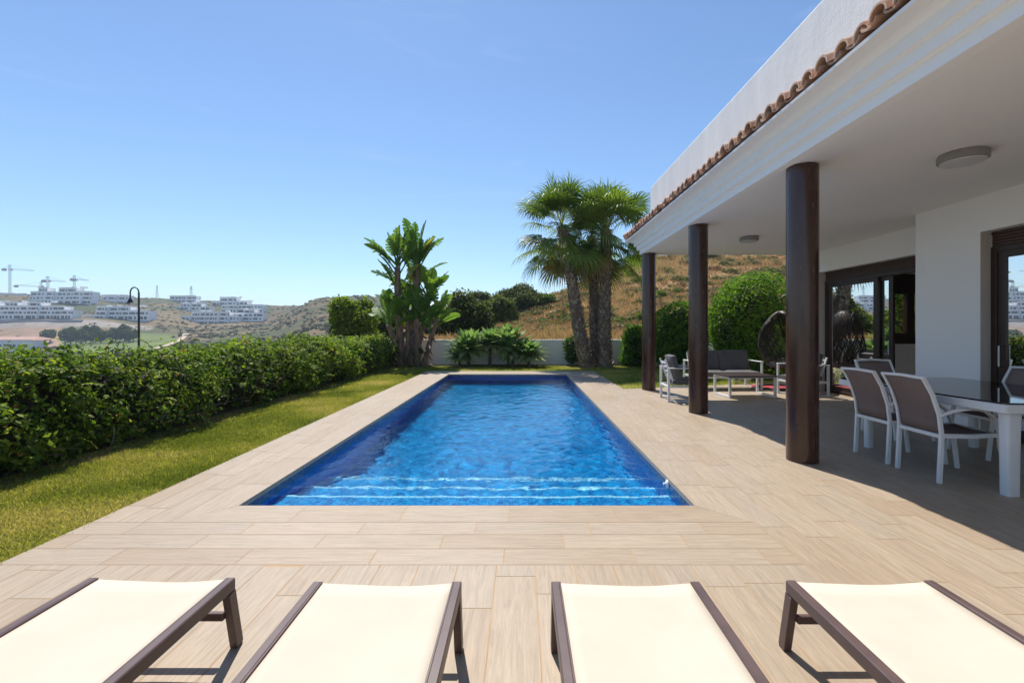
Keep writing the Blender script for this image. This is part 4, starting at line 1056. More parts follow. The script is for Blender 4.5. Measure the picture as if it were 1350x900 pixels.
# ------------------------------------------------------------------ paddle-leaf plant
def strelitzia():
    Y = 17.15; base = at(543, 482, Y); base.z = 0
    t = empty('bird_of_paradise_plant', base, 0, 'tall clump of paddle-leaf bird of paradise plants with torn leaves', 'plant'); rr = random.Random(21)
    def P(px, py, dy=0): return at(px, py, Y + dy) - base
    def paddle(b, d, ln, w, torn, pet, tint):
        d = d.normalized(); mb = MB(); sidev = d.cross(Vector((0, 0, 1)))
        if sidev.length < .1: sidev = Vector((1, 0, 0))
        sidev.normalize(); sidev = (Matrix.Rotation(rr.uniform(-.9, .9), 3, d) @ sidev)
        pts = []; p = b.copy(); dd = d.copy(); n = 14; step = (ln + pet) / n
        for i in range(n + 1):
            pts.append(p.copy()); dd = (dd + Vector((d.x * .015, d.y * .015, -.035 - .035 * (i / n) * (1 - abs(d.z))))).normalized(); p = p + dd * step
        mb.tube(pts, [.035 - .028 * i / n for i in range(n + 1)], 5, tint * .6 + .3)
        k0 = int(n * pet / (ln + pet))
        for s in (-1, 1):
            m = n - k0; 
            for j in range(m):
                def prof(q): return w * (math.sin(PI * min(1, max(0, q)) ** .75) ** .6) if 0 < q < 1 else 0
                q0, q1 = j / m, (j + 1) / m
                a, c = pts[k0 + j], pts[k0 + j + 1]; t_ = (c - a).normalized(); up = sidev.cross(t_).normalized() * .25
                split = rr.random() < torn; dr = rr.uniform(.15, .75) if split else .12
                lift = rr.uniform(.1, .3)
                def edge(pt, q): 
                    o = (sidev * s + up) * prof(q) * .5 + t_ * prof(q) * .28; o.z -= prof(q) * .5 * dr * .8; return pt + o
                def mid(pt, q):
                    o = (sidev * s + up * 1.5) * prof(q) * .28 + t_ * prof(q) * .12; o.z -= prof(q) * .06; return pt + o
                gq = .4 if split else 0
                a2 = a.lerp(c, gq * .3); r_ = max(0, min(1, tint + rr.uniform(-.1, .1)))
                e0, e1 = edge(a.lerp(c, gq), q0 + gq / m), edge(c, q1)
                mb.poly([a, c, mid(c, q1), mid(a2, q0)], r_); mb.poly([mid(a2, q0), mid(c, q1), e1, e0], r_)
        o = mb.build('leaf', M['strelitzia'], t); smooth_obj(o, 60); return o
    stems = [([(530, 480), (527, 430), (524, 385), (524, 352)], .13, 19, 1.1, -.1), ([(541, 480), (545, 430), (549, 380), (550, 345)], .13, 19, 1.1, .2),
             ([(527, 478), (520, 450), (512, 428)], .11, 10, 1.0, -.3), ([(550, 482), (550, 450), (549, 420)], .11, 8, 1.0, -.35),
             ([(558, 478), (567, 450), (576, 420)], .10, 10, .9, .1), ([(543, 482), (555, 440), (565, 395)], .11, 14, 1.0, .3), ([(536, 482), (538, 450), (537, 415)], .10, 9, .95, -.2)]
    for si, (line, r, nl, ls, dy) in enumerate(stems):
        pts = [P(x, y, dy * (i / (len(line) - 1))) for i, (x, y) in enumerate(line)]; pts[0].z = -.05
        fine = []
        for i in range(len(pts) - 1):
            for k in range(4): fine.append(pts[i].lerp(pts[i + 1], k / 4))
        fine.append(pts[-1])
        mb = MB(); mb.tube(fine, [r * (1.15 - .4 * i / len(fine)) + (.012 if i % 2 else 0) for i in range(len(fine))], 10); 
        for k in range(16):
            f = rr.choice(fine[1:]); a = rr.random() * 2 * PI; d = Vector((math.cos(a), math.sin(a), -.6)); 
            w_ = Vector((-math.sin(a), math.cos(a), 0)) * .05; q = f + d * .1; mb.poly([q - w_, q + w_, q + d * .3 + w_ * .4, q + d * .34 - w_ * .3])
        o = mb.build('stem', M['drystalk'], t)
        top = pts[-1]; fan = rr.uniform(-.35, .35)
        for k in range(nl):
            f = (k + .5) / nl * 2 - 1; a = f * .92
            d = Vector((math.sin(a) * math.cos(fan), math.sin(a) * math.sin(fan) * 1.0 + rr.uniform(-.3, .3), math.cos(a) + .12))
            paddle(fine[-1 - int(rr.random() ** 1.5 * len(fine) * .42)] + Vector((0, 0, .03)), d, ls * rr.uniform(.62, .98), rr.uniform(.38, .50), .2 + .75 * (rr.random() if si in (0, 1, 5) else rr.random() ** 3), rr.uniform(.35, .65), 1.0 if rr.random() < .05 else rr.uniform(.2, .8))
    for k in range(7):
        a = rr.random() * 2 * PI; b = Vector((rr.uniform(-.5, .5), rr.uniform(-.25, .1), .02))
        paddle(b, Vector((math.cos(a) * .5, math.sin(a) * .3 - .1, 1)), .5, .3, .1, .3, rr.uniform(.1, .5))
strelitzia()

# ------------------------------------------------------------------ fan palms
def fan_palm(label, line, Y, r0, r1, nf, seed, rad):
    rr = random.Random(seed); pts = [at(x, y, Y + dy) for x, y, dy in line]; b = pts[0].copy(); b.z = 0; pts[0].z = -.05
    t = empty('fan_palm', b, 0, label, 'palm', 'fan palms by the end wall')
    pts = [p - b for p in pts]; fine = []
    n = 10
    def bez(u):
        q = [p.copy() for p in pts]
        while len(q) > 1: q = [q[i].lerp(q[i + 1], u) for i in range(len(q) - 1)]
        return q[0]
    N_ = 46; fine = [bez(i / N_) for i in range(N_ + 1)]
    rads = [r0 + (r1 - r0) * min(1, (i / N_) * 1.6) for i in range(N_ + 1)]; rads[0] *= 1.25; rads[1] *= 1.12
    mb = MB(); mb.tube(fine, [q * .93 for q in rads], 14, .1)
    for i in range(1, N_):                                         # old leaf bases
        c = fine[i]; q = rads[i]
        for k in range(13):
            a = 2 * PI * (k + (i % 2) * .5) / 13 + rr.uniform(-.15, .15); d = Vector((math.cos(a), math.sin(a), 0)); w_ = Vector((-math.sin(a), math.cos(a), 0)) * q * .22
            z0 = Vector((0, 0, rr.uniform(-.05, .03))); hh = rr.uniform(.08, .15); o_ = rr.uniform(.02, .065)
            mb.poly([c + d * q * .9 - w_ + z0, c + d * q * .9 + w_ + z0, c + d * (q + o_) + w_ * .6 + z0 + Vector((0, 0, hh)), c + d * (q + o_) - w_ * .6 + z0 + Vector((0, 0, hh))], rr.random())
    mb.build('trunk', M['palmbark'], t)
    top = fine[-1]; V = []; F = []; Rn = []
    def frond(el, az, dead=False):
        d = Vector((math.cos(az) * math.cos(el), math.sin(az) * math.cos(el), math.sin(el)))
        pl = rad * rr.uniform(.46, .64); bl = rad * rr.uniform(.48, .6); side = d.cross(Vector((0, 0, 1)))
        if side.length < .05: side = Vector((1, 0, 0))
        side.normalize(); side = Matrix.Rotation(rr.uniform(-.5, .5), 3, d) @ side
        o0 = top + Vector((0, 0, rr.uniform(-.45, .1) if el < .3 else rr.uniform(-.15, .15)))
        hub = o0 + d * pl + Vector((0, 0, -.12 * pl * (1 + (el < .2)))); tint = rr.uniform(.1, .85) if not dead else .93
        n0 = len(V); w_ = side * .016
        V.extend([o0 - w_ * 1.6, o0 + w_ * 1.6, hub + w_, hub - w_]); F.append((n0, n0 + 1, n0 + 2, n0 + 3)); Rn.append(.9)
        fw = (hub - o0).normalized(); upn = side.cross(fw).normalized(); m = 34
        if upn.z < 0: upn = -upn
        for k in range(m):
            a = (k + .5) / m * 2 - 1; ang = a * 2.15
            dr = fw * math.cos(ang) + side * math.sin(ang) + upn * (.22 - .1 * abs(a)); dr.normalize()
            ln = bl * (1 - .28 * abs(a) ** 2) * rr.uniform(.92, 1.06); tw = dr.cross(upn).normalized()
            hw = ln * math.tan(2.15 / m) * 1.05
            pleat = upn * (.012 if k % 2 else -.012)
            p0 = hub; p1 = hub + dr * ln * .42 + pleat; dd = (dr + Vector((0, 0, -.34 - .3 * abs(a)))).normalized(); p2 = p1 + dd * ln * .30
            dd2 = (dd + Vector((0, 0, -.9 * rr.uniform(.4, 1.3)))).normalized(); p3 = p2 + dd2 * ln * .34
            n1 = len(V); r_ = min(1, max(0, tint + rr.uniform(-.1, .1)))
            V.extend([p0, p1 - tw * hw * .5, p1 + tw * hw * .5, p2 - tw * hw * .28, p2 + tw * hw * .28, p3])
            F.append((n1, n1 + 1, n1 + 2)); F.append((n1 + 1, n1 + 3, n1 + 4, n1 + 2)); F.append((n1 + 3, n1 + 5, n1 + 4)); Rn.extend([r_, r_, min(1, r_ + .08)])
    for k in range(nf):
        f = (k + .5) / nf; el = R(84 - 128 * f ** 1.0) + rr.uniform(-.12, .12); frond(el, k * 2.39996 + rr.uniform(-.3, .3))
    for k in range(3): frond(R(rr.uniform(-70, -50)), rr.random() * 6.28, k < 2)
    mb = MB(); mb.v = [tuple(v) for v in V]; mb.f = F; mb.r = Rn; mb.mi = [0] * len(F)
    mb.build('crown', M['palmleaf'], t)
fan_palm('leaning fan palm, leftmost of the three, its crown towards the pool', [(774, 482, 0), (762, 440, -.1), (757, 380, -.2), (741, 298, -.2)], 16.7, .28, .205, 40, 2, 1.95)
fan_palm('upright fan palm with the thickest shaggy trunk, nearest the column', [(797, 483, 0), (795, 430, 0), (799, 380, 0), (799, 303, 0)], 16.8, .29, .21, 41, 5, 2.0)
fan_palm('slender upright fan palm squeezed between two other palms', [(787, 481, 0), (782, 430, .2), (785, 380, .4), (780, 312, .5)], 17.1, .24, .18, 15, 9, 1.6)

# ------------------------------------------------------------------ agaves
def agave(px, py, Y, size, label, seed, stem=True, sx=0):
    rr = random.Random(seed); c = at(px, py, Y); b = Vector((c.x + sx, Y, 0))
    t = empty('agave', b, 0, label, 'agave', 'pale striped agaves along the end wall'); c = c - b
    mb = MB(); mb.tube([(0, 0, -.03), (sx * -.4, 0, c.z * .5), c + Vector((0, 0, -.05))], [.07, .055, .05], 8); mb.build('stem', M['bark'], t)
    mb = MB()
    for k in range(84):
        f = (k + .5) / 84; el = R(88 - 108 * f) + rr.uniform(-.1, .1); az = k * 2.39996 + rr.uniform(-.15, .15)
        d = Vector((math.cos(az) * math.cos(el), math.sin(az) * math.cos(el), math.sin(el))); ln = size * rr.uniform(.8, 1.1) * (.75 + .25 * math.sin(PI * f)); w_ = size * .13
        side = Vector((-math.sin(az), math.cos(az), 0)); up = side.cross(d) * -1; pts = []
        r_ = rr.uniform(.1, .75) if f < .8 else rr.uniform(.6, 1)
        for (q, ww) in ((0, .55), (.35, 1), (.7, .72), (1, .03)):
            cen = c + d * ln * q + Vector((0, 0, -.16 * ln * q * q)); pts.append((cen - side * w_ * ww + Vector((0, 0, .25 * w_ * ww)), cen, cen + side * w_ * ww + Vector((0, 0, .25 * w_ * ww))))
        for i in range(3):
            a, b_ = pts[i], pts[i + 1]; mb.poly([a[0], a[1], b_[1], b_[0]], r_); mb.poly([a[1], a[2], b_[2], b_[1]], r_)
    mb.build('rosette', M['agave'], t); return t
agave(618, 460, 17.1, 1.1, 'broad agave, leftmost of the large ones by the white wall', 1)
agave(646, 453, 17.3, .92, 'agave on a bare stem between two larger agaves', 2)
agave(671, 455, 17.2, 1.15, 'tallest agave of the row, its leaves rising over the wall', 3)
agave(676, 467, 16.9, .85, 'low agave in front of the tallest one', 7)
agave(697, 468, 16.95, .9, 'small dark agave at the right end of the row, by the wall lamp', 4)
agave(606, 471, 16.9, .75, 'small pale agave at the left end of the row', 5)
if False: agave(632, 471, 17.0, .5, 'tiny agave at the foot of the bare stems', 6)

# ------------------------------------------------------------------ dry hill vegetation
def hill_grass(n):
    Y = 18.4 * np.exp(rng.random(n) * math.log(95 / 18.4)); px = 500 + rng.random(n) * 640
    X = (px - 688) * Y / 600; k = (X > -4.9); X = X[k]; Y = Y[k]; n = len(X)
    Z = np.array([ground_z(a, b) for a, b in zip(X, Y)]); pat = np.array([fnoise(a, b, .18, 3) for a, b in zip(X, Y)])
    s = (.13 + .0042 * Y) * (.6 + .8 * rng.random(n)) * (1 + .5 * pat); B = 5
    P = np.repeat(np.stack([X, Y, Z - .03], 1), B, 0) + rng.normal(size=(n * B, 3)) * [.10, .10, 0] * np.repeat(1 + Y * .01, B)[:, None]
    s = np.repeat(s, B) * (.7 + .6 * rng.random(n * B)); m = n * B; ang = rng.random(m) * 2 * PI
    w = np.stack([np.cos(ang), np.sin(ang), np.zeros(m)], 1) * (s * .09)[:, None]
    tip = P + np.stack([rng.normal(size=m) * .45, rng.normal(size=m) * .45, .7 + .5 * rng.random(m)], 1) * s[:, None]
    rnd = np.clip(np.repeat(.45 + .5 * pat, B) + rng.normal(size=m) * .17, 0, .93); green = np.repeat(rng.random(n) < .05, B); rnd[green] = 1
    np_o = np_mesh('dry_grass', np.stack([P - w, P + w, tip], 1).reshape(-1, 3), np.arange(3 * m).reshape(-1, 3), rnd, M['drygrass'])
    tag(np_o, 'tall straw-coloured grass covering the hillside', 'dry grass', None, 'stuff')
hill_grass(46000)
def clumps(name, label, cat, items, mat, nl=26, lf=.62):
    Pp = []; Nn = []; S = []; Rr = []
    for (x, y, z, r, b) in items:
        d = rdir(nl); d[:, 2] = np.abs(d[:, 2]) * .9 + .02; q = r * (.6 + .45 * rng.random(nl))[:, None]
        Pp.append(np.array([x, y, z]) + d * q * [1, 1, .8]); Nn.append(d + rng.normal(size=(nl, 3)) * .35); S.append(np.full(nl, r * lf) * (.7 + .6 * rng.random(nl))); Rr.append(np.clip(b + rng.normal(size=nl) * .14, 0, 1))
    o = leaves(name, np.concatenate(Pp), np.concatenate(Nn), np.concatenate(S), np.concatenate(S) * .7, np.concatenate(Rr), mat)
    return tag(o, label, cat, None, 'stuff')
it = []
rr = random.Random(77)
for k in range(1100):                                                # low brush on the near hill
    Y = 24 * math.exp(rr.random() * math.log(92 / 24)); px = rr.uniform(560, 1130); X = (px - 688) * Y / 600
    it.append((X, Y, ground_z(X, Y) - .05, rr.uniform(.22, .62) * (.7 + Y * .014), rr.choice((.15, .3, .45, .5, .55, .6, .85, .95))))
clumps('brush', 'low brown and green brush dotted over the near hillside', 'brush', it, M['brush'], 90, .34)
it = []
for k in range(9000):                                               # scrub of the far slopes
    Y = 130 * math.exp(rr.random() * math.log(600 / 130)); px = rr.uniform(-170, 640); X = (px - 688) * Y / 600
    c = zone_col(X, Y, 0)
    if c[1] > c[0] * 1.12: continue
    if 300 < Y < 382 and px < 84 and rr.random() < .95: continue
    if 374 < Y < 402 and px < 205: continue
    dens = fnoise(X, Y, .018, 3)
    if px > 240 and Y < 420: dens += .35
    if dens + rr.gauss(0, .25) < -.12: continue
    it.append((X, Y, ground_z(X, Y) - .1, rr.uniform(.7, 1.8), rr.choice((.05, .2, .35, .5, .6))))
clumps('scrub', 'dark scrub covering the far slopes of the valley', 'scrub', it, M['scrub'], 22)
# greener single shrubs that stand out on the near hill
for i, (px, py, Y, w, lb) in enumerate(((851, 413, 30, 20, 'green shrub on the dry hill behind the far column'), (872, 382, 45, 14, 'small green shrub halfway up the dry hill'),
                                      (893, 384, 48, 10, 'tiny bright green shrub right of another on the dry slope'), (818, 419, 30, 12, 'low green shrub between palm trunk and far column'), (930, 350, 72, 26, 'green shrub patch near the hill crest under the porch ceiling'))):
    c = at(px, py, Y); g_ = ground_z(c.x, Y); r = w * Y / 1200
    shrub('hill_shrub', lb, 'shrub', (c.x, Y, g_), crown_lumps(r, r, r * .75, r * .6, 8, 40 + i), 2200, r * .16, M['brighttree'], 'green shrubs on the dry hill', None, .82, .35)

# ------------------------------------------------------------------ far trees
def far_tree_mesh(seed, kind):
    if kind == 'pine': lum = crown_lumps(2.6, 2.6, 3.4, 5.2, 12, seed, (.38, .55))
    else: lum = crown_lumps(2.4, 2.4, 2.2, 3.0, 10, seed, (.38, .55))
    p, nn = blob_points(lum, 900, .4, .7); rnd = np.clip(.35 + rng.normal(size=len(p)) * .18, 0, 1); s = .75 * (.7 + .6 * rng.random(len(p)))
    return leaves('crown', p, unit(nn * .6 + rng.normal(size=p.shape) * .5), s, s * .7, rnd, M['darktree'])
protos = []
for sd in (1, 2, 3):
    o = far_tree_mesh(sd, 'pine'); tr = MB(); tr.tube([(0, 0, -1), (.1, 0, 2.5), (0, .1, 5)], [.32, .25, .12], 8); q = tr.build('trunk', M['bark']); protos.append((o, q))
WHERE = ['beside the bare earth', 'in the middle of the dark grove', 'at the edge of the fairway']
rr = random.Random(5)
spots = [(86, 300), (93, 308), (100, 296), (107, 304), (113, 312), (119, 300), (126, 310), (133, 302), (139, 312), (146, 300), (152, 308), (158, 300), (164, 310), (170, 302), (176, 308), (148, 318), (130, 320), (112, 322), (96, 320), (66, 318), (60, 312)]
used = [False] * 3
for i, (px, Y) in enumerate(spots):
    k = i % 3; X = (px - 688) * Y / 600; z = ground_z(X, Y)
    t = empty('pine_tree', (X, Y, z), rr.random() * 6, 'dark green tree in the distant grove below the white apartment blocks', 'tree', 'dark trees of the valley grove')
    s = rr.uniform(.85, 1.25); t.scale = (s, s, s * rr.uniform(.95, 1.15))
    for part in protos[k]:
        c = part if not used[k] else part.copy()
        if used[k]: COL.objects.link(c)
        c.parent = t
    used[k] = True

# ------------------------------------------------------------------ far buildings
M['stucco'] = simple('white_stucco', (.84, .83, .82), (.88, .87, .86), .9, scale=.4)
M['recess'] = simple('dark_window', (.012, .014, .018), (.03, .034, .042), .3, scale=.3)
M['rooftile'] = simple('pink_roof_tile', (.42, .24, .18), (.50, .31, .24), .9, scale=1)
M['concrete'] = simple('grey_concrete', (.33, .32, .31), (.42, .41, .39), .9, scale=.5)
win_mesh = {}
def window_me(w, h):
    if (w, h) not in win_mesh:
        mb = MB(); mb.box((-w / 2, -.12, 0), (w / 2, .05, h)); o = mb.build('window', M['recess']); win_mesh[(w, h)] = o.data; COL.objects.unlink(o); bpy.data.objects.remove(o)
    return win_mesh[(w, h)]
def apartment(px0, px1, pyt, pyb, Y, storeys, label, seed, roof=None, steps=True, group='white apartment blocks on the far hill'):
    rr = random.Random(seed); x0, x1 = (px0 - 688) * Y / 600, (px1 - 688) * Y / 600; zb = H - (pyb - 433) * Y / 600; zt = H - (pyt - 433) * Y / 600
    sh = (zt - zb) / storeys; W = x1 - x0; cx = (x0 + x1) / 2
    t = empty('apartment_block', (cx, Y, zb), 0, label, 'apartment block', group); mb = MB(); wins = []
    nm = max(2, int(W / 9)); seg = W / nm; tall = []
    for k in range(nm):                                            # stepped in blocks, as the terraces climb
        e = min(k, nm - 1 - k); top = storeys
        if steps:
            if e == 0: top = storeys - rr.choice((1, 1, 2) if storeys > 2 else (0, 1))
            elif rr.random() < .38: top = storeys - 1
        tall.append(max(1, top))
    for k in range(nm):
        a_, b_ = -W / 2 + k * seg, -W / 2 + (k + 1) * seg; j0 = rr.choice((0, 0, 1.2, 2.2)) if steps else 0
        for s in range(tall[k]):
            j = j0 + (s * 1.1 if steps else 0); last = s == tall[k] - 1
            mb.box((a_ + .003 * k, j, s * sh - (2.5 if s == 0 else 0)), (b_ - .002, 8 + j + s * .01 + k * .003, (s + 1) * sh - .002))
            if last: mb.box((a_ - .1, j - .25, (s + 1) * sh), (b_ - .11, j + .25, (s + 1) * sh + .7))
            if s: mb.box((a_ + .05, j - 1.25, s * sh - .15), (b_ - .06, j - 1.1, s * sh + .75))
            x = a_ + .7
            while x < b_ - 1.4:
                w = rr.choice((1.6, 2.4, 3.4, 4.4, 5.2))
                if x + w > b_ - .35: w = 1.4
                if x + w > b_ - .2: break
                h = min(2.3 if w > 2 or s == 0 else 1.5, sh - .5)
                wins.append((x + w / 2, j, s * sh + (.2 if h > 2 else .9), w, h)); x += w + rr.choice((.8, 1.2, 1.8))
    mb.build('wall', M['stucco'], t)
    rr.shuffle(wins)
    for (x, y, z, w, h) in wins[:100]:
        c = bpy.data.objects.new('window', window_me(w, round(h, 2))); COL.objects.link(c); c.parent = t; c.location = (x, y, z)
    if roof:
        mb = MB(); z = storeys * sh + .4; mb.faces([(-W / 2 - .6, -.6, z), (W / 2 + .6, -.6, z), (W / 2 + .6, 16, z), (-W / 2 - .6, 16, z), (-W / 2 + 2, 7, z + 2), (W / 2 - 2, 7, z + 2)], [(0, 1, 5, 4), (1, 2, 5), (2, 3, 4, 5), (3, 0, 4), (3, 2, 1, 0)])
        mb.build('roof', M['rooftile'], t)
    else:
        for k in range(int(W / 14)):
            mb = MB(); x = -W / 2 + W * (.2 + .6 * rr.random()); mb.box((x, 6 + k * .4, storeys * sh), (x + 3, 9 + k * .4, storeys * sh + 1.5)); mb.build('roof_hut', M['stucco'], t)
    return t
B = [(-60, 95, 398, 420, 382, 4, 'long stepped white block at the far left, just above the bare earth'),
     (110, 197, 404, 421, 398, 3, 'long low white block beside the black street lamp'),
     (34, 118, 379, 400, 450, 4, 'highest white block, standing behind two construction cranes'),
     (118, 165, 389, 401, 490, 2, 'low pale block between the highest block and the street lamp'),
     (-60, 30, 387, 398, 500, 2, 'low white block on the skyline at the left under the tallest crane'),
     (210, 275, 400, 413, 492, 3, 'white block in the middle of the right cluster, in front of the pylon'),
     (208, 268, 390, 403, 535, 3, 'pale block on the skyline directly under the pylon'),
     (237, 312, 411, 427.5, 447, 3, 'lowest long white block of the right cluster'),
     (304, 346, 408, 427, 455, 4, 'white block at the right end of the lowest row'),
     (290, 346, 397, 411.5, 497, 3, 'white block at the right end of the middle row'),
     (278, 322, 392, 402, 538, 2, 'small pale block on the skyline at the right of the cluster')]
for i, b in enumerate(B): apartment(*b, seed=100 + i)
apartment(-55, 42, 449, 469, 283, 2, 'white country house with a pink tiled roof low in the valley', 300, roof=True, steps=False, group=None)
mb = MB()
def rwall(px0, px1, py0, py1, Y):
    a = at(px0, py1, Y); b = at(px1, py0, Y); m_ = MB(); m_.box((a.x, Y, a.z - 4), (b.x, Y + 1.2, b.z)); return m_.build('retaining_wall', M['concrete'])
tag(rwall(-120, 108, 421.5, 429, 374), 'long grey retaining wall under the far-left apartment block', 'wall')
tag(rwall(112, 192, 423, 429, 392), 'grey retaining wall under the block beside the street lamp', 'wall')
# path on the far slope
mb = MB(); pl = [(205, 470), (222, 457), (238, 448), (246, 441)]; Ys_ = [235, 262, 300, 345]
for i in range(3):
    q = []
    for j, sgn in ((i, -1), (i, 1), (i + 1, 1), (i + 1, -1)):
        X = (pl[j][0] - 688) * Ys_[j] / 600 + sgn * 2.2; q.append((X, Ys_[j], ground_z(X, Ys_[j]) + .9))
    mb.poly(q)
M['path'] = simple('pale_track', (.42, .33, .24), (.5, .40, .30), .95, scale=.5)
tag(mb.build('path', M['path']), 'pale dirt track on the far slope', None, None, 'structure')

# cranes, pylons, street lamp
M['craneblue'] = simple('grey_crane_steel', (.20, .22, .26), (.26, .28, .32), .6)
def lattice(mb, a, b, w, k, r=.16):
    a = Vector(a); b = Vector(b); d = (b - a).normalized(); s = d.cross(Vector((0, 1, 0.01))).normalized() * w / 2; u = d.cross(s).normalized() * w / 2
    cs = [s + u, s - u, -s - u, -s + u]
    for c in cs: mb.bar([a + c, b + c], r)
    for i in range(k):
        p = a.lerp(b, i / k); q = a.lerp(b, (i + 1) / k)
        for j in range(4): mb.bar([p + cs[j], q + cs[(j + 1) % 4]], r * .7)
def crane(label, px, pyt, pyb, Y, jl, jr, slope=.02, jibang=0.0):
    b = at(px, pyb, Y); h = (pyb - pyt) * Y / 600
    t = empty('tower_crane', b, jibang, label, 'crane', 'tower cranes on the skyline'); jz = h * .86 if h > 25 else h * .8
    mb = MB(); lattice(mb, (0, 0, -4), (0, 0, h), 1.5, 14, .15); mb.build('mast', M['craneblue'], t)
    mb = MB(); lattice(mb, (jl, 0, jz), (jr, 0, jz - slope * (jr - jl)), 1.2, 16, .13); mb.build('jib', M['craneblue'], t)
    mb = MB(); mb.bar([(0, 0, h), (jr * .7, 0, jz)], .14); mb.bar([(0, 0, h), (jl * .9, 0, jz)], .14); mb.build('tie_rod', M['craneblue'], t)
    mb = MB(); mb.rbox((jl - .4, -1.2, jz - 2.4), (jl + 3.2, 1.2, jz), .1); mb.build('counterweight', M['concrete'], t)
    mb = MB(); mb.rbox((.9, -1.0, jz - 2.2), (2.6, 1.0, jz - .2), .1); mb.build('cab', M['stucco'], t)
crane('tallest tower crane at the far left of the skyline', 13, 349, 386, 520, -8, 28, .06)
crane('tower crane rising behind the highest white block, jib to the right', 63, 364, 390, 500, -6, 20, .06)
crane('tower crane seen almost end-on at the right of the highest block', 98, 363, 386, 500, -3, 12, .03, R(62))
def jib_only(): 
    crane('low tower crane with a long level jib left of the highest block', 54, 372, 392, 560, -32, 4, .05)
jib_only()
def pylon(label, px, pyt, pyb, Y, arms):
    b = at(px, pyb, Y); h = (pyb - pyt) * Y / 600; t = empty('pylon', b, 0, label, 'pylon'); mb = MB()
    for s in ((-1, -1), (-1, 1), (1, -1), (1, 1)): mb.bar([(s[0] * 1.5, s[1] * 1.5, -5), (s[0] * .3, s[1] * .3, h)], .16)
    for i in range(7):
        z0, z1 = h * i / 7, h * (i + 1) / 7; w0, w1 = 1.5 - 1.2 * i / 7, 1.5 - 1.2 * (i + 1) / 7
        for q in (-1, 1): mb.bar([(-w0, q * w0, z0), (w1, q * w1, z1)], .1); mb.bar([(w0, q * w0, z0), (-w1, q * w1, z1)], .1)
    mb.build('tower', M['craneblue'], t)
    for f, l in arms: m2 = MB(); m2.bar([(-l, 0, h * f - .3), (0, 0, h * f + .5), (l, 0, h * f - .3)], .35); m2.build('crossarm', M['craneblue'], t)
pylon('electricity pylon with short crossarms behind the right cluster', 252, 377, 392, 560, ((.72, 2.6), (.88, 2.0)))
pylon('thin lattice mast on the skyline left of the pylon', 207, 376, 396, 560, ())
Yl = 25.0; b = at(183, 433, Yl); gz = ground_z(b.x, Yl)
t = empty('street_lamp', (b.x, Yl, gz), 0, 'black gooseneck street lamp with a bell shade behind the hedge', 'street lamp')
top = H + (433 - 386) * Yl / 600 - gz
mb = MB(); mb.lathe([(.001, 0), (.12, 0), (.11, .5), (.06, .6), (.055, top * .6), (.045, top), (.001, top)], n=14); o = mb.build('pole', M['iron'], t); smooth_obj(o)
mb = MB(); rad = .235; pts = [(-rad + rad * math.cos(a), 0, top + rad * 1.3 * math.sin(a)) for a in [PI * k / 14 for k in range(15)]] + [(-2 * rad, 0, top - .18), (-2 * rad, 0, top - .32)]
mb.tube(pts, .034, 8); o = mb.build('gooseneck', M['iron'], t); smooth_obj(o)
mb = MB(); mb.lathe([(.02, -.28), (.06, -.30), (.10, -.42), (.15, -.52), (.17, -.56), (.30, -.60), (.30, -.615), (.10, -.62), (.001, -.62)], (-2 * rad, 0, top), n=20); o = mb.build('lamp_shade', M['iron'], t); smooth_obj(o)

# ------------------------------------------------------------------ haze
HAZE = True
if HAZE:
    mb = MB(); mb.box((-1300, -1300, -80), (1300, 1300, 78)); m, nt, out = new_mat('valley_haze')
    pv = N(nt, 'ShaderNodeVolumePrincipled'); pv.inputs['Color'].default_value = (.70, .83, 1, 1); pv.inputs['Density'].default_value = .00038; pv.inputs['Anisotropy'].default_value = 0
    L(nt, pv.outputs[0], out.inputs['Volume']); o = mb.build('haze', m); tag(o, 'pale blue haze in the air over the valley', 'haze', None, 'stuff')

# ------------------------------------------------------------------ light
to_sun = Vector((-.20, .58, 1.0)).normalized()
el = math.asin(to_sun.z); az = math.atan2(to_sun.x, to_sun.y)
w = bpy.data.worlds.new('World'); sc.world = w; w.use_nodes = True; nt = w.node_tree
for n in list(nt.nodes): nt.nodes.remove(n)
out = nt.nodes.new('ShaderNodeOutputWorld'); bg = nt.nodes.new('ShaderNodeBackground'); sky = nt.nodes.new('ShaderNodeTexSky')
sky.sky_type = 'NISHITA'; sky.sun_disc = False; sky.sun_elevation = el; sky.sun_rotation = az; sky.altitude = 50; sky.air_density = 1.0; sky.dust_density = .15; sky.ozone_density = 3.5
bg.inputs['Strength'].default_value = .125
k1 = nt.nodes.new('ShaderNodeVectorMath'); k1.operation = 'MULTIPLY'; k1.inputs[1].default_value = (.125, .121, .1245); L(nt, sky.outputs[0], k1.inputs[0])
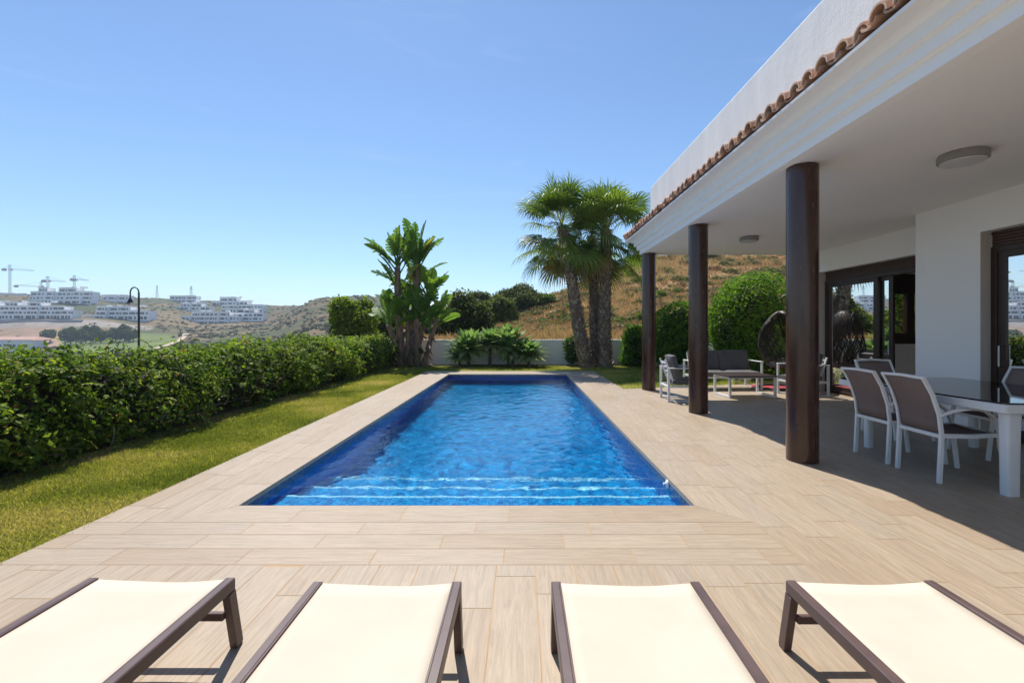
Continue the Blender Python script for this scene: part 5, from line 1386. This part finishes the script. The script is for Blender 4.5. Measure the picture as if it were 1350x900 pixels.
gm = nt.nodes.new('ShaderNodeGamma'); gm.inputs['Gamma'].default_value = 1.0; L(nt, k1.outputs[0], gm.inputs['Color'])
k2 = nt.nodes.new('ShaderNodeVectorMath'); k2.operation = 'MULTIPLY'; k2.inputs[1].default_value = (5.9, 6.6, 6.7); L(nt, gm.outputs[0], k2.inputs[0])
tcw = nt.nodes.new('ShaderNodeTexCoord'); mpw = nt.nodes.new('ShaderNodeMapping'); mpw.inputs['Scale'].default_value = (1.6, 1.6, 9.0); L(nt, tcw.outputs['Generated'], mpw.inputs['Vector'])
wisp = ramp(nt, noise_tex(nt, mpw.outputs[0], 2.3, 6, .6, .8), [(.60, (0, 0, 0)), (.80, (.05, .05, .05))])
mw = mixc(nt, wisp, k2.outputs[0], (8.5, 8.5, 8.3))
L(nt, mw, bg.inputs['Color']); L(nt, bg.outputs[0], out.inputs[0])
ld = bpy.data.lights.new('sun', 'SUN'); ld.energy = 4.3; ld.angle = R(.5); ld.color = (1, .95, .87); ld.cycles.is_caustics_light = True
lo = bpy.data.objects.new('sun', ld); COL.objects.link(lo); lo.rotation_euler = (-to_sun).to_track_quat('-Z', 'Y').to_euler(); lo.location = (0, 0, 60)

# ------------------------------------------------------------------ camera
cd = bpy.data.cameras.new('camera'); cam = bpy.data.objects.new('camera', cd); COL.objects.link(cam)
cam.location = (0, 0, H); cam.rotation_euler = (PI / 2, 0, 0); cd.sensor_width = 36; cd.lens = 16.0
cd.shift_x = -13 / 1350; cd.shift_y = -17 / 1350; cd.clip_start = .05; cd.clip_end = 6000
sc.camera = cam
sc.view_settings.view_transform = 'Standard'; sc.view_settings.look = 'None'; sc.view_settings.exposure = .60; sc.view_settings.gamma = 1
sc.render.engine = 'CYCLES'
cy = sc.cycles
cy.use_denoising = True
try: cy.denoiser = 'OPENIMAGEDENOISE'; cy.denoising_input_passes = 'RGB_ALBEDO_NORMAL'
except Exception: pass
cy.max_bounces = 10; cy.diffuse_bounces = 8; cy.glossy_bounces = 4; cy.transmission_bounces = 6; cy.transparent_max_bounces = 12; cy.volume_bounces = 0
cy.sample_clamp_indirect = 6
